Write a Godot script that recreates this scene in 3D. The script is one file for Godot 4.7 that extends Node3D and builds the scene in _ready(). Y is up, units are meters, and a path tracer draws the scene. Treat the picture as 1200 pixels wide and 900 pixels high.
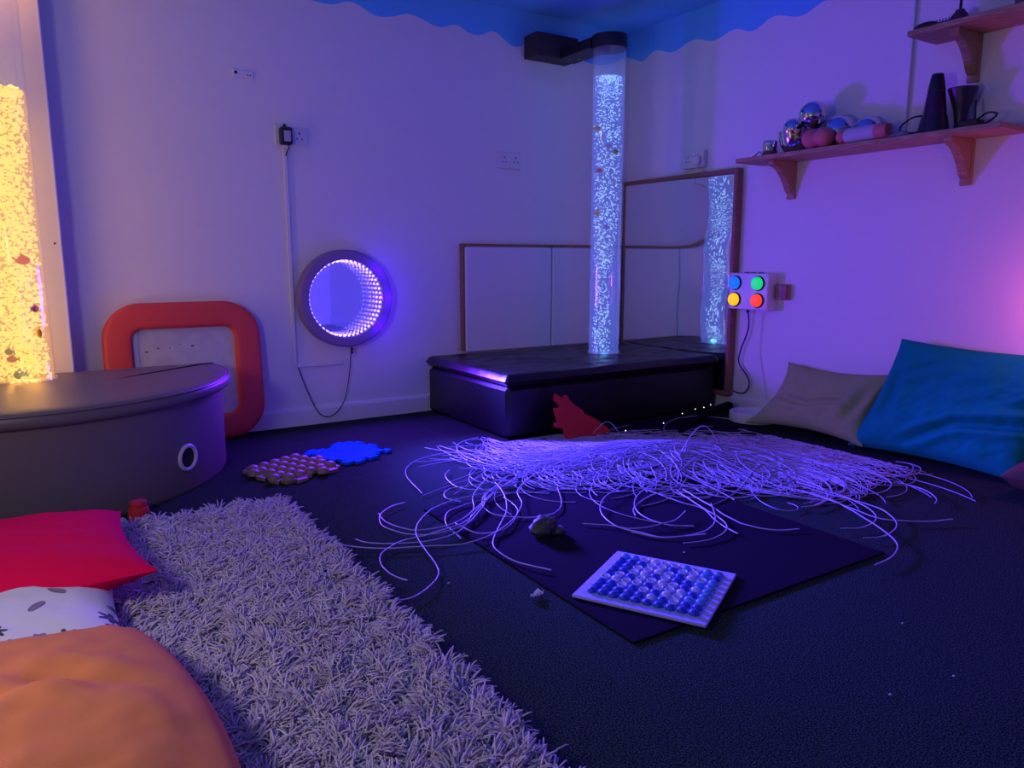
extends Node3D
# A sensory room at night: two bubble tubes, an infinity mirror, fibre-optic strands on a dark floor.
# Axes: back wall is the plane z = 0, right wall is x = 0, the room lies at x < 0, z > 0. Metres.

const CEIL := 2.06
var taken := {}
var M := {}
var rng := RandomNumberGenerator.new()
var noise := FastNoiseLite.new()

# ---------------------------------------------------------------- mesh builder
class MB:
	var v := PackedVector3Array()
	var uv := PackedVector2Array()
	var tri := PackedInt32Array()
	var flat := PackedByteArray()
	var mark := 0
	func add(p: Vector3, t := Vector2.ZERO) -> int:
		v.append(p); uv.append(t); return v.size() - 1
	func face(a: int, b: int, c: int) -> void:
		tri.append(a); tri.append(b); tri.append(c)
	func quad(a: int, b: int, c: int, d: int) -> void:
		face(a, b, c); face(a, c, d)
	# ends a closed shell: turns its faces outwards (front faces run clockwise) and sets flat or smooth
	func done(is_flat: bool) -> void:
		var vol := 0.0
		var o := v[tri[mark]] if tri.size() > mark else Vector3.ZERO
		for i in range(mark, tri.size(), 3):
			vol += (v[tri[i]] - o).dot((v[tri[i + 1]] - o).cross(v[tri[i + 2]] - o))
		for i in range(mark, tri.size(), 3):
			if vol > 0.0:
				var k := tri[i + 1]
				tri[i + 1] = tri[i + 2]
				tri[i + 2] = k
			flat.append(1 if is_flat else 0)
		mark = tri.size()
	func mesh() -> ArrayMesh:
		var nv := PackedVector3Array(); var nn := PackedVector3Array(); var nu := PackedVector2Array(); var ni := PackedInt32Array()
		var acc := PackedVector3Array(); acc.resize(v.size())
		for i in range(0, tri.size(), 3):
			var a := v[tri[i]]; var n := (v[tri[i + 2]] - a).cross(v[tri[i + 1]] - a)
			if flat[i / 3] == 0:
				for k in 3: acc[tri[i + k]] += n
		var place := PackedInt32Array(); place.resize(v.size()); place.fill(-1)
		for i in range(0, tri.size(), 3):
			if flat[i / 3]:
				var a := v[tri[i]]; var n := (v[tri[i + 2]] - a).cross(v[tri[i + 1]] - a).normalized()
				for k in 3:
					ni.append(nv.size()); nv.append(v[tri[i + k]]); nn.append(n); nu.append(uv[tri[i + k]])
			else:
				for k in 3:
					var j := tri[i + k]
					if place[j] < 0:
						place[j] = nv.size(); nv.append(v[j]); nn.append(acc[j].normalized()); nu.append(uv[j])
					ni.append(place[j])
		var arr := []; arr.resize(Mesh.ARRAY_MAX)
		arr[Mesh.ARRAY_VERTEX] = nv; arr[Mesh.ARRAY_NORMAL] = nn; arr[Mesh.ARRAY_TEX_UV] = nu; arr[Mesh.ARRAY_INDEX] = ni
		var m := ArrayMesh.new(); m.add_surface_from_arrays(Mesh.PRIMITIVE_TRIANGLES, arr); return m
	# chamfered box
	func box(c: Vector3, s: Vector3, b := 0.0, basis := Basis()) -> MB:
		var h := s * 0.5
		if b <= 0.0:
			var id := []
			for k in 8: id.append(add(c + basis * Vector3(h.x * (1 if k & 1 else -1), h.y * (1 if k & 2 else -1), h.z * (1 if k & 4 else -1))))
			for q in [[0, 1, 3, 2], [4, 6, 7, 5], [0, 4, 5, 1], [2, 3, 7, 6], [0, 2, 6, 4], [1, 5, 7, 3]]: quad(id[q[0]], id[q[1]], id[q[2]], id[q[3]])
			done(true)
			return self
		b = minf(b, minf(h.x, minf(h.y, h.z)) * 0.95)
		var g := {}
		for k in 8:
			var sg := Vector3(1 if k & 1 else -1, 1 if k & 2 else -1, 1 if k & 4 else -1)
			for ax in 3:
				var p := h - Vector3(b, b, b); p[ax] = h[ax]
				g[k * 3 + ax] = add(c + basis * (p * sg))
		for ax in 3:
			var u := (ax + 1) % 3; var w := (ax + 2) % 3
			for s1 in 2:
				var ks := []
				for q in [[0, 0], [1, 0], [1, 1], [0, 1]]: ks.append((s1 << ax) | (q[0] << u) | (q[1] << w))
				var f := [g[ks[0] * 3 + ax], g[ks[1] * 3 + ax], g[ks[2] * 3 + ax], g[ks[3] * 3 + ax]]
				if s1: quad(f[0], f[1], f[2], f[3])
				else: quad(f[3], f[2], f[1], f[0])
		for ax in 3:          # edges running along ax
			var u := (ax + 1) % 3; var w := (ax + 2) % 3
			for su in 2:
				for sw in 2:
					var k0 := (su << u) | (sw << w); var k1 := k0 | (1 << ax)
					var q := [g[k0 * 3 + u], g[k1 * 3 + u], g[k1 * 3 + w], g[k0 * 3 + w]]
					if su == sw: quad(q[3], q[2], q[1], q[0])
					else: quad(q[0], q[1], q[2], q[3])
		for k in 8:
			var odd := ((k & 1) + ((k >> 1) & 1) + ((k >> 2) & 1)) % 2
			if odd: face(g[k * 3], g[k * 3 + 1], g[k * 3 + 2])
			else: face(g[k * 3], g[k * 3 + 2], g[k * 3 + 1])
		done(true)
		return self
	# profile of (radius, height) turned about the y axis; a repeated point makes a sharp edge; open ends off the axis are capped
	func lathe(prof: Array, seg := 32, at := Transform3D(), ring := false) -> MB:
		var rows := []
		var pr := prof.duplicate()
		if not ring:
			if pr[0].x > 0.0: pr.push_front(pr[0]); pr.push_front(Vector2(0, pr[0].y))
			if pr[-1].x > 0.0: pr.append(pr[-1]); pr.append(Vector2(0, pr[-1].y))
		else:
			pr.append(pr[0])
		for p in pr:
			var row := []
			if p.x <= 0.0:
				row.append(add(at * Vector3(0, p.y, 0)))
			else:
				for k in seg:
					var a := TAU * k / seg
					row.append(add(at * Vector3(cos(a) * p.x, p.y, sin(a) * p.x), Vector2(float(k) / seg, p.y)))
			rows.append(row)
		for i in rows.size() - 1:
			if pr[i].is_equal_approx(pr[i + 1]): continue
			var r: Array = rows[i]; var s: Array = rows[i + 1]
			for k in seg:
				var k2 := (k + 1) % seg
				if r.size() == 1 and s.size() == 1: continue
				elif r.size() == 1: face(r[0], s[k], s[k2])
				elif s.size() == 1: face(r[k2], r[k], s[0])
				else: quad(r[k], s[k], s[k2], r[k2])
		done(false)
		return self
	func ball(c: Vector3, r: float, seg := 20, rings := 12, scale := Vector3.ONE, basis := Basis()) -> MB:
		var prof := []
		for i in rings + 1:
			var a := PI * i / rings
			prof.append(Vector2(0.0 if i == 0 or i == rings else sin(a) * r, -cos(a) * r))
		return lathe(prof, seg, Transform3D(basis * Basis.from_scale(scale), c))
	# tube along points
	func tube(pts: Array, r: float, sides := 6, taper := 1.0) -> MB:
		var up := Vector3.UP
		var prev := []
		var n := pts.size()
		var nrm := Vector3.ZERO
		for i in n:
			var t: Vector3 = (pts[mini(i + 1, n - 1)] - pts[maxi(i - 1, 0)]).normalized()
			if nrm == Vector3.ZERO: nrm = t.cross(up if absf(t.y) < 0.9 else Vector3.RIGHT).normalized()
			nrm = (nrm - t * nrm.dot(t)).normalized()
			var bi := t.cross(nrm)
			var row := []
			var rr := r * lerpf(1.0, taper, float(i) / (n - 1))
			for k in sides:
				var a := TAU * k / sides
				row.append(add(pts[i] + (nrm * cos(a) + bi * sin(a)) * rr))
			if i == 0:
				for k in range(1, sides - 1): face(row[0], row[k], row[k + 1])
			else:
				for k in sides: quad(prev[k], row[k], row[(k + 1) % sides], prev[(k + 1) % sides])
			prev = row
		for k in range(1, sides - 1): face(prev[0], prev[k + 1], prev[k])
		done(false)
		return self
	# outline (x, y) extruded along z from z0 to z1, then moved by at
	func extrude(poly: PackedVector2Array, z0: float, z1: float, at := Transform3D(), bevel := 0.0) -> MB:
		var ids := Geometry2D.triangulate_polygon(poly)
		var ctr := Vector2.ZERO
		for p in poly: ctr += p
		ctr /= poly.size()
		var n := poly.size()
		var zs := [z0, z1] if bevel <= 0.0 else [z0, z0 + bevel, z1 - bevel, z1]
		var rows := []
		var cw := Geometry2D.is_polygon_clockwise(poly)
		for li in zs.size():
			var row := []
			var inset := bevel if bevel > 0.0 and (li == 0 or li == zs.size() - 1) else 0.0
			for i in n:
				var t := (poly[(i + 1) % n] - poly[(i + n - 1) % n]).normalized()
				var inw := Vector2(t.y, -t.x) if cw else Vector2(-t.y, t.x)
				var p := poly[i] + inw * inset
				row.append(add(at * Vector3(p.x, p.y, zs[li]), poly[i]))
			rows.append(row)
		# caps follow the outline's turn, sides follow the same turn
		for i in range(0, ids.size(), 3):
			var a := ids[i]; var b := ids[i + 1]; var c := ids[i + 2]
			var ar := (poly[b] - poly[a]).cross(poly[c] - poly[a])
			if ar < 0.0:
				var k := b
				b = c
				c = k
			face(rows[0][a], rows[0][c], rows[0][b])
			face(rows[-1][a], rows[-1][b], rows[-1][c])
		for li in zs.size() - 1:
			for i in n:
				var j := (i + 1) % n
				if cw: quad(rows[li][j], rows[li][i], rows[li + 1][i], rows[li + 1][j])
				else: quad(rows[li][i], rows[li][j], rows[li + 1][j], rows[li + 1][i])
		done(true)
		return self
	# convex outline (x, z) in layers of (inset, y)
	func loft(outline: PackedVector2Array, layers: Array, is_flat := false) -> MB:
		var n := outline.size()
		var inw := PackedVector2Array()
		var ctr := Vector2.ZERO
		for p in outline: ctr += p
		ctr /= n
		for i in n:
			var t := (outline[(i + 1) % n] - outline[(i + n - 1) % n]).normalized()
			var w := Vector2(-t.y, t.x)
			if w.dot(ctr - outline[i]) < 0.0: w = -w
			inw.append(w)
		var rows := []
		for l in layers:
			var row := []
			for i in n:
				var p: Vector2 = outline[i] + inw[i] * l.x
				row.append(add(Vector3(p.x, l.y, p.y), p))
			rows.append(row)
		for e in [0, layers.size() - 1]:
			var c := add(Vector3(ctr.x, layers[e].y, ctr.y), ctr)
			for i in n:
				if e == 0: face(c, rows[e][i], rows[e][(i + 1) % n])
				else: face(c, rows[e][(i + 1) % n], rows[e][i])
		for l in layers.size() - 1:
			for i in n:
				var j := (i + 1) % n
				quad(rows[l][j], rows[l][i], rows[l + 1][i], rows[l + 1][j])
		done(is_flat)
		return self
	# closed sheet over u, v in 0..1; f(u, v, side) with side +1 / -1
	func sheet(nu: int, nv: int, f: Callable, is_flat := false) -> MB:
		var g := [[], []]
		for s in 2:
			for i in nu + 1:
				for j in nv + 1:
					g[s].append(add(f.call(float(i) / nu, float(j) / nv, 1.0 - 2.0 * s), Vector2(float(i) / nu, float(j) / nv)))
		var w := nv + 1
		for i in nu:
			for j in nv:
				var a := i * w + j
				quad(g[0][a], g[0][a + 1], g[0][a + w + 1], g[0][a + w])
				quad(g[1][a], g[1][a + w], g[1][a + w + 1], g[1][a + 1])
		for i in nu:
			for j in [0, nv]:
				var a := i * w + int(j); var b := a + w
				if j == 0: quad(g[0][a], g[0][b], g[1][b], g[1][a])
				else: quad(g[0][b], g[0][a], g[1][a], g[1][b])
		for j in nv:
			for i in [0, nu]:
				var a := int(i) * w + j; var b := a + 1
				if i == 0: quad(g[0][b], g[0][a], g[1][a], g[1][b])
				else: quad(g[0][a], g[0][b], g[1][b], g[1][a])
		done(is_flat)
		return self
	# closed path swept with a closed section of (outward offset, height): path lies in xy, height along z
	func frame(path: PackedVector2Array, section: Array, at := Transform3D(), is_flat := false) -> MB:
		var n := path.size()
		var rows := []
		var ctr := Vector2.ZERO
		for p in path: ctr += p
		ctr /= n
		for i in n:
			var t0 := (path[i] - path[(i + n - 1) % n]).normalized(); var t1 := (path[(i + 1) % n] - path[i]).normalized()
			var t := (t0 + t1).normalized()
			var w := Vector2(t.y, -t.x)
			if w.dot(path[i] - ctr) < 0.0: w = -w
			w /= maxf(0.5, t.dot(t1))
			var row := []
			for s in section:
				var p: Vector2 = path[i] + w * s.x
				row.append(add(at * Vector3(p.x, p.y, s.y), p))
			rows.append(row)
		var m := section.size()
		for i in n:
			for k in m:
				quad(rows[i][k], rows[(i + 1) % n][k], rows[(i + 1) % n][(k + 1) % m], rows[i][(k + 1) % m])
		done(is_flat)
		return self

# ---------------------------------------------------------------- scene helpers
func numbered(n: String) -> String:
	taken[n] = taken.get(n, -1) + 1
	return n if taken[n] == 0 else "%s_%03d" % [n, taken[n]]

func tag(o: Node, label: String, category: String, group := "") -> Node:
	o.set_meta("label", label); o.set_meta("category", category)
	if group: o.set_meta("group", group)
	return o

func thing(called: String, label: String, category: String, group := "", at := Vector3.ZERO, turn := 0.0) -> Node3D:
	var o := Node3D.new(); o.name = numbered(called); add_child(o, true)
	o.position = at; o.rotation.y = turn
	tag(o, label, category, group)
	return o

func obj(called: String, mb, mat: Material, parent: Node = self, at := Vector3.ZERO) -> MeshInstance3D:
	var o := MeshInstance3D.new()
	o.name = numbered(called) if parent == self else called
	o.mesh = mb.mesh() if mb is MB else mb
	o.material_override = mat
	o.cast_shadow = GeometryInstance3D.SHADOW_CASTING_SETTING_ON
	parent.add_child(o, true)
	o.position = at
	return o

func struct(called: String, mb, mat: Material, parent: Node = self) -> MeshInstance3D:
	var o := obj(called, mb, mat, parent)
	if parent == self: o.set_meta("kind", "structure")
	return o

func stuff(called: String, mesh: Mesh, mat: Material, where: Array, parent: Node) -> MultiMeshInstance3D:
	var mm := MultiMesh.new(); mm.transform_format = MultiMesh.TRANSFORM_3D; mm.mesh = mesh; mm.instance_count = where.size()
	for i in where.size(): mm.set_instance_transform(i, where[i])
	var o := MultiMeshInstance3D.new(); o.name = called; o.multimesh = mm; o.material_override = mat
	parent.add_child(o, true); o.set_meta("kind", "stuff")
	return o

func lin(r: float, g: float, b: float, a := 1.0) -> Color:
	var c := Color(r, g, b).linear_to_srgb(); c.a = a
	return c

func mat(c: Color, rough := 0.7, metal := 0.0) -> StandardMaterial3D:
	var m := StandardMaterial3D.new()
	m.albedo_color = c; m.roughness = rough; m.metallic = metal
	if c.a < 1.0: m.transparency = BaseMaterial3D.TRANSPARENCY_ALPHA
	return m

func glow(c: Color, energy: float, base := Color(0.2, 0.2, 0.2)) -> StandardMaterial3D:
	var m := mat(base, 0.5)
	m.emission_enabled = true; m.emission = c; m.emission_energy_multiplier = energy
	return m

func noise_tex(freq: float, size := 512, oct := 4, ramp = null, normal := false, bump := 4.0, kind := FastNoiseLite.TYPE_SIMPLEX_SMOOTH, sd := 1) -> NoiseTexture2D:
	var n := FastNoiseLite.new(); n.noise_type = kind; n.frequency = freq; n.fractal_octaves = oct; n.seed = sd
	var t := NoiseTexture2D.new(); t.width = size; t.height = size; t.seamless = true; t.noise = n
	t.as_normal_map = normal; t.bump_strength = bump
	if ramp: t.color_ramp = ramp
	return t

func ramp2(a: Color, b: Color, p0 := 0.0, p1 := 1.0) -> Gradient:
	var g := Gradient.new(); g.offsets = PackedFloat32Array([p0, p1]); g.colors = PackedColorArray([a, b])
	return g

func triplanar(m: StandardMaterial3D, scale: Vector3) -> StandardMaterial3D:
	m.uv1_triplanar = true; m.uv1_world_triplanar = true; m.uv1_scale = scale
	return m

func omni(called: String, at: Vector3, c: Color, e: float, size := 0.02) -> OmniLight3D:
	var l := OmniLight3D.new(); l.name = called; l.light_color = c; l.light_energy = e; l.light_size = size
	l.omni_range = 14.0; l.omni_attenuation = 2.0; l.shadow_enabled = true
	add_child(l, true); l.position = at
	return l

func spot(called: String, at: Vector3, towards: Vector3, c: Color, e: float, angle: float, size: float) -> SpotLight3D:
	var l := SpotLight3D.new(); l.name = called; l.light_color = c; l.light_energy = e; l.light_size = size
	l.spot_range = 14.0; l.spot_attenuation = 2.0; l.spot_angle = angle; l.spot_angle_attenuation = 1.0; l.shadow_enabled = true
	add_child(l, true)
	l.look_at_from_position(at, at + towards, Vector3.UP)
	return l

func area(called: String, at: Vector3, towards: Vector3, c: Color, e: float, size: Vector2) -> AreaLight3D:
	var l := AreaLight3D.new(); l.name = called; l.light_color = c; l.light_energy = e; l.area_size = size
	l.area_normalize_energy = true; l.area_range = 14.0; l.area_attenuation = 2.0; l.shadow_enabled = true
	add_child(l, true)
	l.look_at_from_position(at, at + towards, Vector3.UP if absf(towards.y) < 0.9 else Vector3.RIGHT)
	return l

func smooth(pts: Array, per := 8) -> Array:
	var out := []
	for i in pts.size() - 1:
		var p0 = pts[maxi(i - 1, 0)]; var p1 = pts[i]; var p2 = pts[i + 1]; var p3 = pts[mini(i + 2, pts.size() - 1)]
		for k in per:
			var t := float(k) / per
			out.append(0.5 * ((2.0 * p1) + (p2 - p0) * t + (2.0 * p0 - 5.0 * p1 + 4.0 * p2 - p3) * t * t + (3.0 * p1 - p0 - 3.0 * p2 + p3) * t * t * t))
	out.append(pts[-1])
	return out

func rounded(x0: float, y0: float, x1: float, y1: float, r: float, seg := 8) -> PackedVector2Array:
	var p := PackedVector2Array()
	for q in [[x1 - r, y1 - r, 0.0], [x0 + r, y1 - r, 1.0], [x0 + r, y0 + r, 2.0], [x1 - r, y0 + r, 3.0]]:
		for k in seg + 1:
			var a: float = (q[2] + float(k) / seg) * PI / 2
			p.append(Vector2(q[0] + cos(a) * r, q[1] + sin(a) * r))
	return p

func n3(p: Vector3, f: float) -> float:
	return noise.get_noise_3d(p.x * f, p.y * f, p.z * f)

# ---------------------------------------------------------------- camera, sky, light
func set_view() -> void:
	var cam := Camera3D.new(); cam.name = "camera"; add_child(cam)
	var pit := deg_to_rad(9.49); var yaw := deg_to_rad(57.48)
	var fwd := Vector3(cos(yaw) * cos(pit), -sin(pit), -sin(yaw) * cos(pit))
	var at := Vector3(-3.026, 0.7817, 3.478)
	cam.look_at_from_position(at, at + fwd, Vector3.UP)
	cam.fov = 54.5; cam.near = 0.05; cam.far = 40.0; cam.current = true
	var env := Environment.new()
	env.background_mode = Environment.BG_COLOR
	env.background_color = Color(0, 0, 0)
	env.tonemap_mode = Environment.TONE_MAPPER_LINEAR
	env.tonemap_exposure = 1.0
	env.sdfgi_enabled = true; env.ssao_enabled = true; env.ssil_enabled = true
	var we := WorldEnvironment.new(); we.name = "environment"; we.environment = env; add_child(we)
	# the infinity mirror's light leaves through its round glass
	area("infinity_mirror_light", Vector3(-1.778, 0.598, 0.092), Vector3(0, 0, 1), lin(0.14, 0.012, 1.0), 4.8, Vector2(0.26, 0.26))
	spot("added_board_spot", Vector3(-1.778, 0.598, 0.10), Vector3(0.39, -0.60, 1.6), lin(0.08, 0.05, 1.0), 34.0, 33.0, 0.17)  # added spot at the mirror, aimed to brighten the board and strands
	for a in [-0.7, 0.0, 0.7]: omni("added_ring_glow", Vector3(-1.778 + cos(a) * 0.215, 0.598 + sin(a) * 0.215, 0.118), lin(0.06, 0.0, 1.0), 0.012, 0.02)  # added lamps imitating bloom over the right side of the ring
	# unseen lamp, out of view on the left, placed to light the cushions and rug
	omni("unseen_floor_lamp_light", Vector3(-3.52, 0.85, 2.36), lin(1.0, 0.86, 0.88), 0.38, 0.11)
	# unseen lamp past the right edge of the view, placed to tint the wall pink
	omni("unseen_wall_lamp_light", Vector3(-0.17, 0.62, 2.42), lin(1.0, 0.12, 0.45), 0.08, 0.05)

func make_materials() -> void:
	var plaster := mat(lin(0.78, 0.76, 0.72), 0.85)
	plaster.normal_enabled = true; plaster.normal_texture = noise_tex(0.02, 512, 5, null, true, 2.0); plaster.normal_scale = 0.25
	M.wall = triplanar(plaster, Vector3(0.8, 0.8, 0.8))
	M.gloss_white = mat(lin(0.75, 0.74, 0.72), 0.35)
	M.plastic_white = mat(lin(0.72, 0.71, 0.68), 0.4)
	M.dark_hole = mat(lin(0.01, 0.01, 0.012), 0.8)
	M.sky_blue = mat(lin(0.12, 0.52, 0.86), 0.8)
	var carpet := mat(Color.WHITE, 0.95)
	carpet.albedo_texture = noise_tex(0.12, 1024, 3, ramp2(lin(0.010, 0.019, 0.015), lin(0.10, 0.15, 0.115), 0.28, 0.88), false, 1.0, FastNoiseLite.TYPE_SIMPLEX)
	carpet.normal_enabled = true; carpet.normal_texture = noise_tex(0.22, 1024, 3, null, true, 10.0, FastNoiseLite.TYPE_SIMPLEX, 5)
	carpet.normal_scale = 1.0
	carpet.metallic_specular = 0.1
	M.carpet = triplanar(carpet, Vector3(1.6, 1.6, 1.6))
	var wood := mat(Color.WHITE, 0.55)
	wood.albedo_texture = noise_tex(0.012, 512, 4, ramp2(lin(0.30, 0.16, 0.075), lin(0.52, 0.32, 0.17), 0.2, 0.8), false, 1.0, FastNoiseLite.TYPE_SIMPLEX_SMOOTH, 3)
	M.wood = triplanar(wood, Vector3(18.0, 18.0, 1.6))
	var wood2 := mat(Color.WHITE, 0.5)
	wood2.albedo_texture = noise_tex(0.012, 512, 4, ramp2(lin(0.20, 0.09, 0.045), lin(0.34, 0.17, 0.09), 0.2, 0.8), false, 1.0, FastNoiseLite.TYPE_SIMPLEX_SMOOTH, 4)
	M.frame_wood = triplanar(wood2, Vector3(12.0, 12.0, 12.0))
	M.black_vinyl = mat(lin(0.007, 0.007, 0.009), 0.32)
	M.black_vinyl.normal_enabled = true; M.black_vinyl.normal_texture = noise_tex(0.12, 512, 3, null, true, 4.0, FastNoiseLite.TYPE_CELLULAR); M.black_vinyl.normal_scale = 0.2
	triplanar(M.black_vinyl, Vector3(6, 6, 6))
	M.taupe_vinyl = mat(lin(0.125, 0.105, 0.10), 0.42)
	M.taupe_vinyl.normal_enabled = true; M.taupe_vinyl.normal_texture = noise_tex(0.12, 512, 3, null, true, 4.0, FastNoiseLite.TYPE_CELLULAR); M.taupe_vinyl.normal_scale = 0.2
	triplanar(M.taupe_vinyl, Vector3(6, 6, 6))
	M.red_vinyl = mat(lin(0.72, 0.06, 0.05), 0.5)
	M.pad_white = mat(lin(0.70, 0.71, 0.73), 0.45)
	M.mirror = mat(lin(0.86, 0.87, 0.88), 0.02, 1.0)
	M.black_plastic = mat(lin(0.012, 0.012, 0.013), 0.45)
	M.black_cable = mat(lin(0.014, 0.014, 0.016), 0.5)
	M.acrylic = mat(lin(0.9, 0.95, 1.0, 0.05), 0.03)
	M.steel = mat(lin(0.62, 0.62, 0.64), 0.09, 1.0)
	M.pink_rubber = mat(lin(0.62, 0.16, 0.15), 0.6)
	M.fibre = mat(lin(0.40, 0.37, 0.56), 0.35)
	M.black_mat = mat(lin(0.014, 0.010, 0.020), 0.95); M.black_mat.metallic_specular = 0.1
	var weave := noise_tex(0.25, 512, 2, null, true, 5.0, FastNoiseLite.TYPE_SIMPLEX, 9)
	for a in [["red_cloth", lin(0.86, 0.006, 0.07)], ["orange_cloth", lin(0.72, 0.235, 0.085)], ["blue_cloth", lin(0.006, 0.27, 0.21)], ["khaki_cloth", lin(0.33, 0.42, 0.15)], ["brown_cloth", lin(0.12, 0.07, 0.05)], ["black_cloth", lin(0.008, 0.008, 0.01)]]:
		var m := mat(a[1], 0.9)
		m.normal_enabled = true; m.normal_texture = weave; m.normal_scale = 0.35
		m.metallic_specular = 0.15
		M[a[0]] = triplanar(m, Vector3(5, 5, 5))
	M.red_foam = mat(lin(0.55, 0.02, 0.02), 0.8)
	M.blue_foam = mat(lin(0.004, 0.13, 0.70), 0.85); M.blue_foam.metallic_specular = 0.1
	M.brown_foam = mat(lin(0.26, 0.16, 0.11), 0.55)

# ---------------------------------------------------------------- the room
func wave_border(called: String, pts: Array, on_right: bool) -> void:
	var sm := smooth(pts.map(func(p): return Vector2(p[0], p[1])), 6)
	var poly := PackedVector2Array(sm)
	poly.append(Vector2(sm[-1].x, CEIL)); poly.append(Vector2(sm[0].x, CEIL))
	var at := Transform3D()
	if on_right: at = Transform3D(Basis(Vector3(0, 0, 1), Vector3(0, 1, 0), Vector3(-1, 0, 0)), Vector3.ZERO)
	struct(called, MB.new().extrude(poly, 0.0, 0.002, at), M.sky_blue)

func make_room() -> void:
	struct("floor", MB.new().box(Vector3(-2.5, -0.05, 2.75), Vector3(5.2, 0.1, 5.7)), M.carpet)
	struct("ceiling", MB.new().box(Vector3(-2.5, CEIL + 0.05, 2.75), Vector3(5.2, 0.1, 5.7)), M.sky_blue)
	struct("wall_back", MB.new().box(Vector3(-2.5, CEIL / 2, -0.05), Vector3(5.2, CEIL, 0.1)), M.wall)
	struct("wall_right", MB.new().box(Vector3(0.05, CEIL / 2, 2.75), Vector3(0.1, CEIL, 5.5)), M.wall)
	struct("wall_left", MB.new().box(Vector3(-5.05, CEIL / 2, 2.75), Vector3(0.1, CEIL, 5.5)), M.wall)
	struct("wall_front", MB.new().box(Vector3(-2.5, CEIL / 2, 5.55), Vector3(5.2, CEIL, 0.1)), M.wall)
	struct("wall_pier", MB.new().box(Vector3(-3.36, CEIL / 2, 0.095), Vector3(0.88, CEIL, 0.19), 0.004), M.wall)
	var sk := PackedVector2Array([Vector2(0, 0), Vector2(0.016, 0), Vector2(0.016, 0.072), Vector2(0.012, 0.082), Vector2(0.006, 0.087), Vector2(0, 0.088)])
	# section (x = out of the wall, y = up) run along the wall
	struct("baseboard_back", MB.new().extrude(sk, -2.92, 0.0, Transform3D(Basis(Vector3(0, 0, 1), Vector3(0, 1, 0), Vector3(1, 0, 0)), Vector3.ZERO)), M.gloss_white)
	struct("baseboard_right", MB.new().extrude(sk, 0.0, 5.5, Transform3D(Basis(Vector3(-1, 0, 0), Vector3(0, 1, 0), Vector3(0, 0, 1)), Vector3.ZERO)), M.gloss_white)
	var back := [[-2.92, 1.94], [-2.8, 1.91], [-2.69, 1.93], [-2.58, 1.90], [-2.48, 1.935], [-2.35, 1.905], [-2.24, 1.94], [-2.12, 1.91], [-2.02, 1.94], [-1.869, 1.92], [-1.777, 1.918], [-1.677, 1.944], [-1.565, 1.905], [-1.483, 1.913], [-1.385, 1.94], [-1.265, 1.911], [-1.212, 1.909], [-1.135, 1.931], [-1.058, 1.903], [-0.993, 1.905], [-0.917, 1.933], [-0.819, 1.883], [-0.758, 1.885], [-0.671, 1.915], [-0.52, 1.89], [-0.4, 1.88], [-0.28, 1.86], [-0.17, 1.87], [-0.05, 1.92], [0.0, 1.93]]
	wave_border("trim_1", back, false)
	var right := [[0.0, 1.93], [0.06, 1.905], [0.12, 1.89], [0.217, 1.923], [0.35, 1.885], [0.498, 1.913], [0.64, 1.877], [0.771, 1.9], [0.887, 1.864], [1.009, 1.9], [1.153, 1.863], [1.282, 1.895], [1.42, 1.865], [1.55, 1.90], [1.69, 1.87], [1.83, 1.90], [2.0, 1.87], [2.2, 1.90], [2.5, 1.87], [2.8, 1.9], [3.2, 1.87], [3.6, 1.9], [4.2, 1.87], [4.8, 1.9], [5.5, 1.88]]
	wave_border("trim_2", right, true)

# ---------------------------------------------------------------- bubble tubes
func fish(at: Vector3, size: float, turn: float, body_c: Color, tail_c: Color, label: String) -> void:
	var t := thing("toy_fish", label, "toy", "toy fish floating in the bubble tubes", at, turn)
	obj("body", MB.new().ball(Vector3.ZERO, size, 14, 8, Vector3(1.0, 0.72, 0.38)), mat(body_c, 0.4), t)
	var tail := PackedVector2Array([Vector2(-0.75, 0.0), Vector2(-1.5, 0.62), Vector2(-1.32, 0.0), Vector2(-1.5, -0.62)])
	for i in tail.size(): tail[i] *= size
	obj("tail_fin", MB.new().extrude(tail, -0.06 * size, 0.06 * size), mat(tail_c, 0.4), t)
	var fin := PackedVector2Array([Vector2(-0.45, 0.55), Vector2(0.4, 0.6), Vector2(-0.3, 1.15)])
	for i in fin.size(): fin[i] *= size
	obj("back_fin", MB.new().extrude(fin, -0.05 * size, 0.05 * size), mat(tail_c, 0.4), t)
	for s in [-1, 1]: obj("eye", MB.new().ball(Vector3(0.55 * size, 0.15 * size, s * 0.27 * size), 0.12 * size, 8, 6), M.dark_hole, t)

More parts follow.
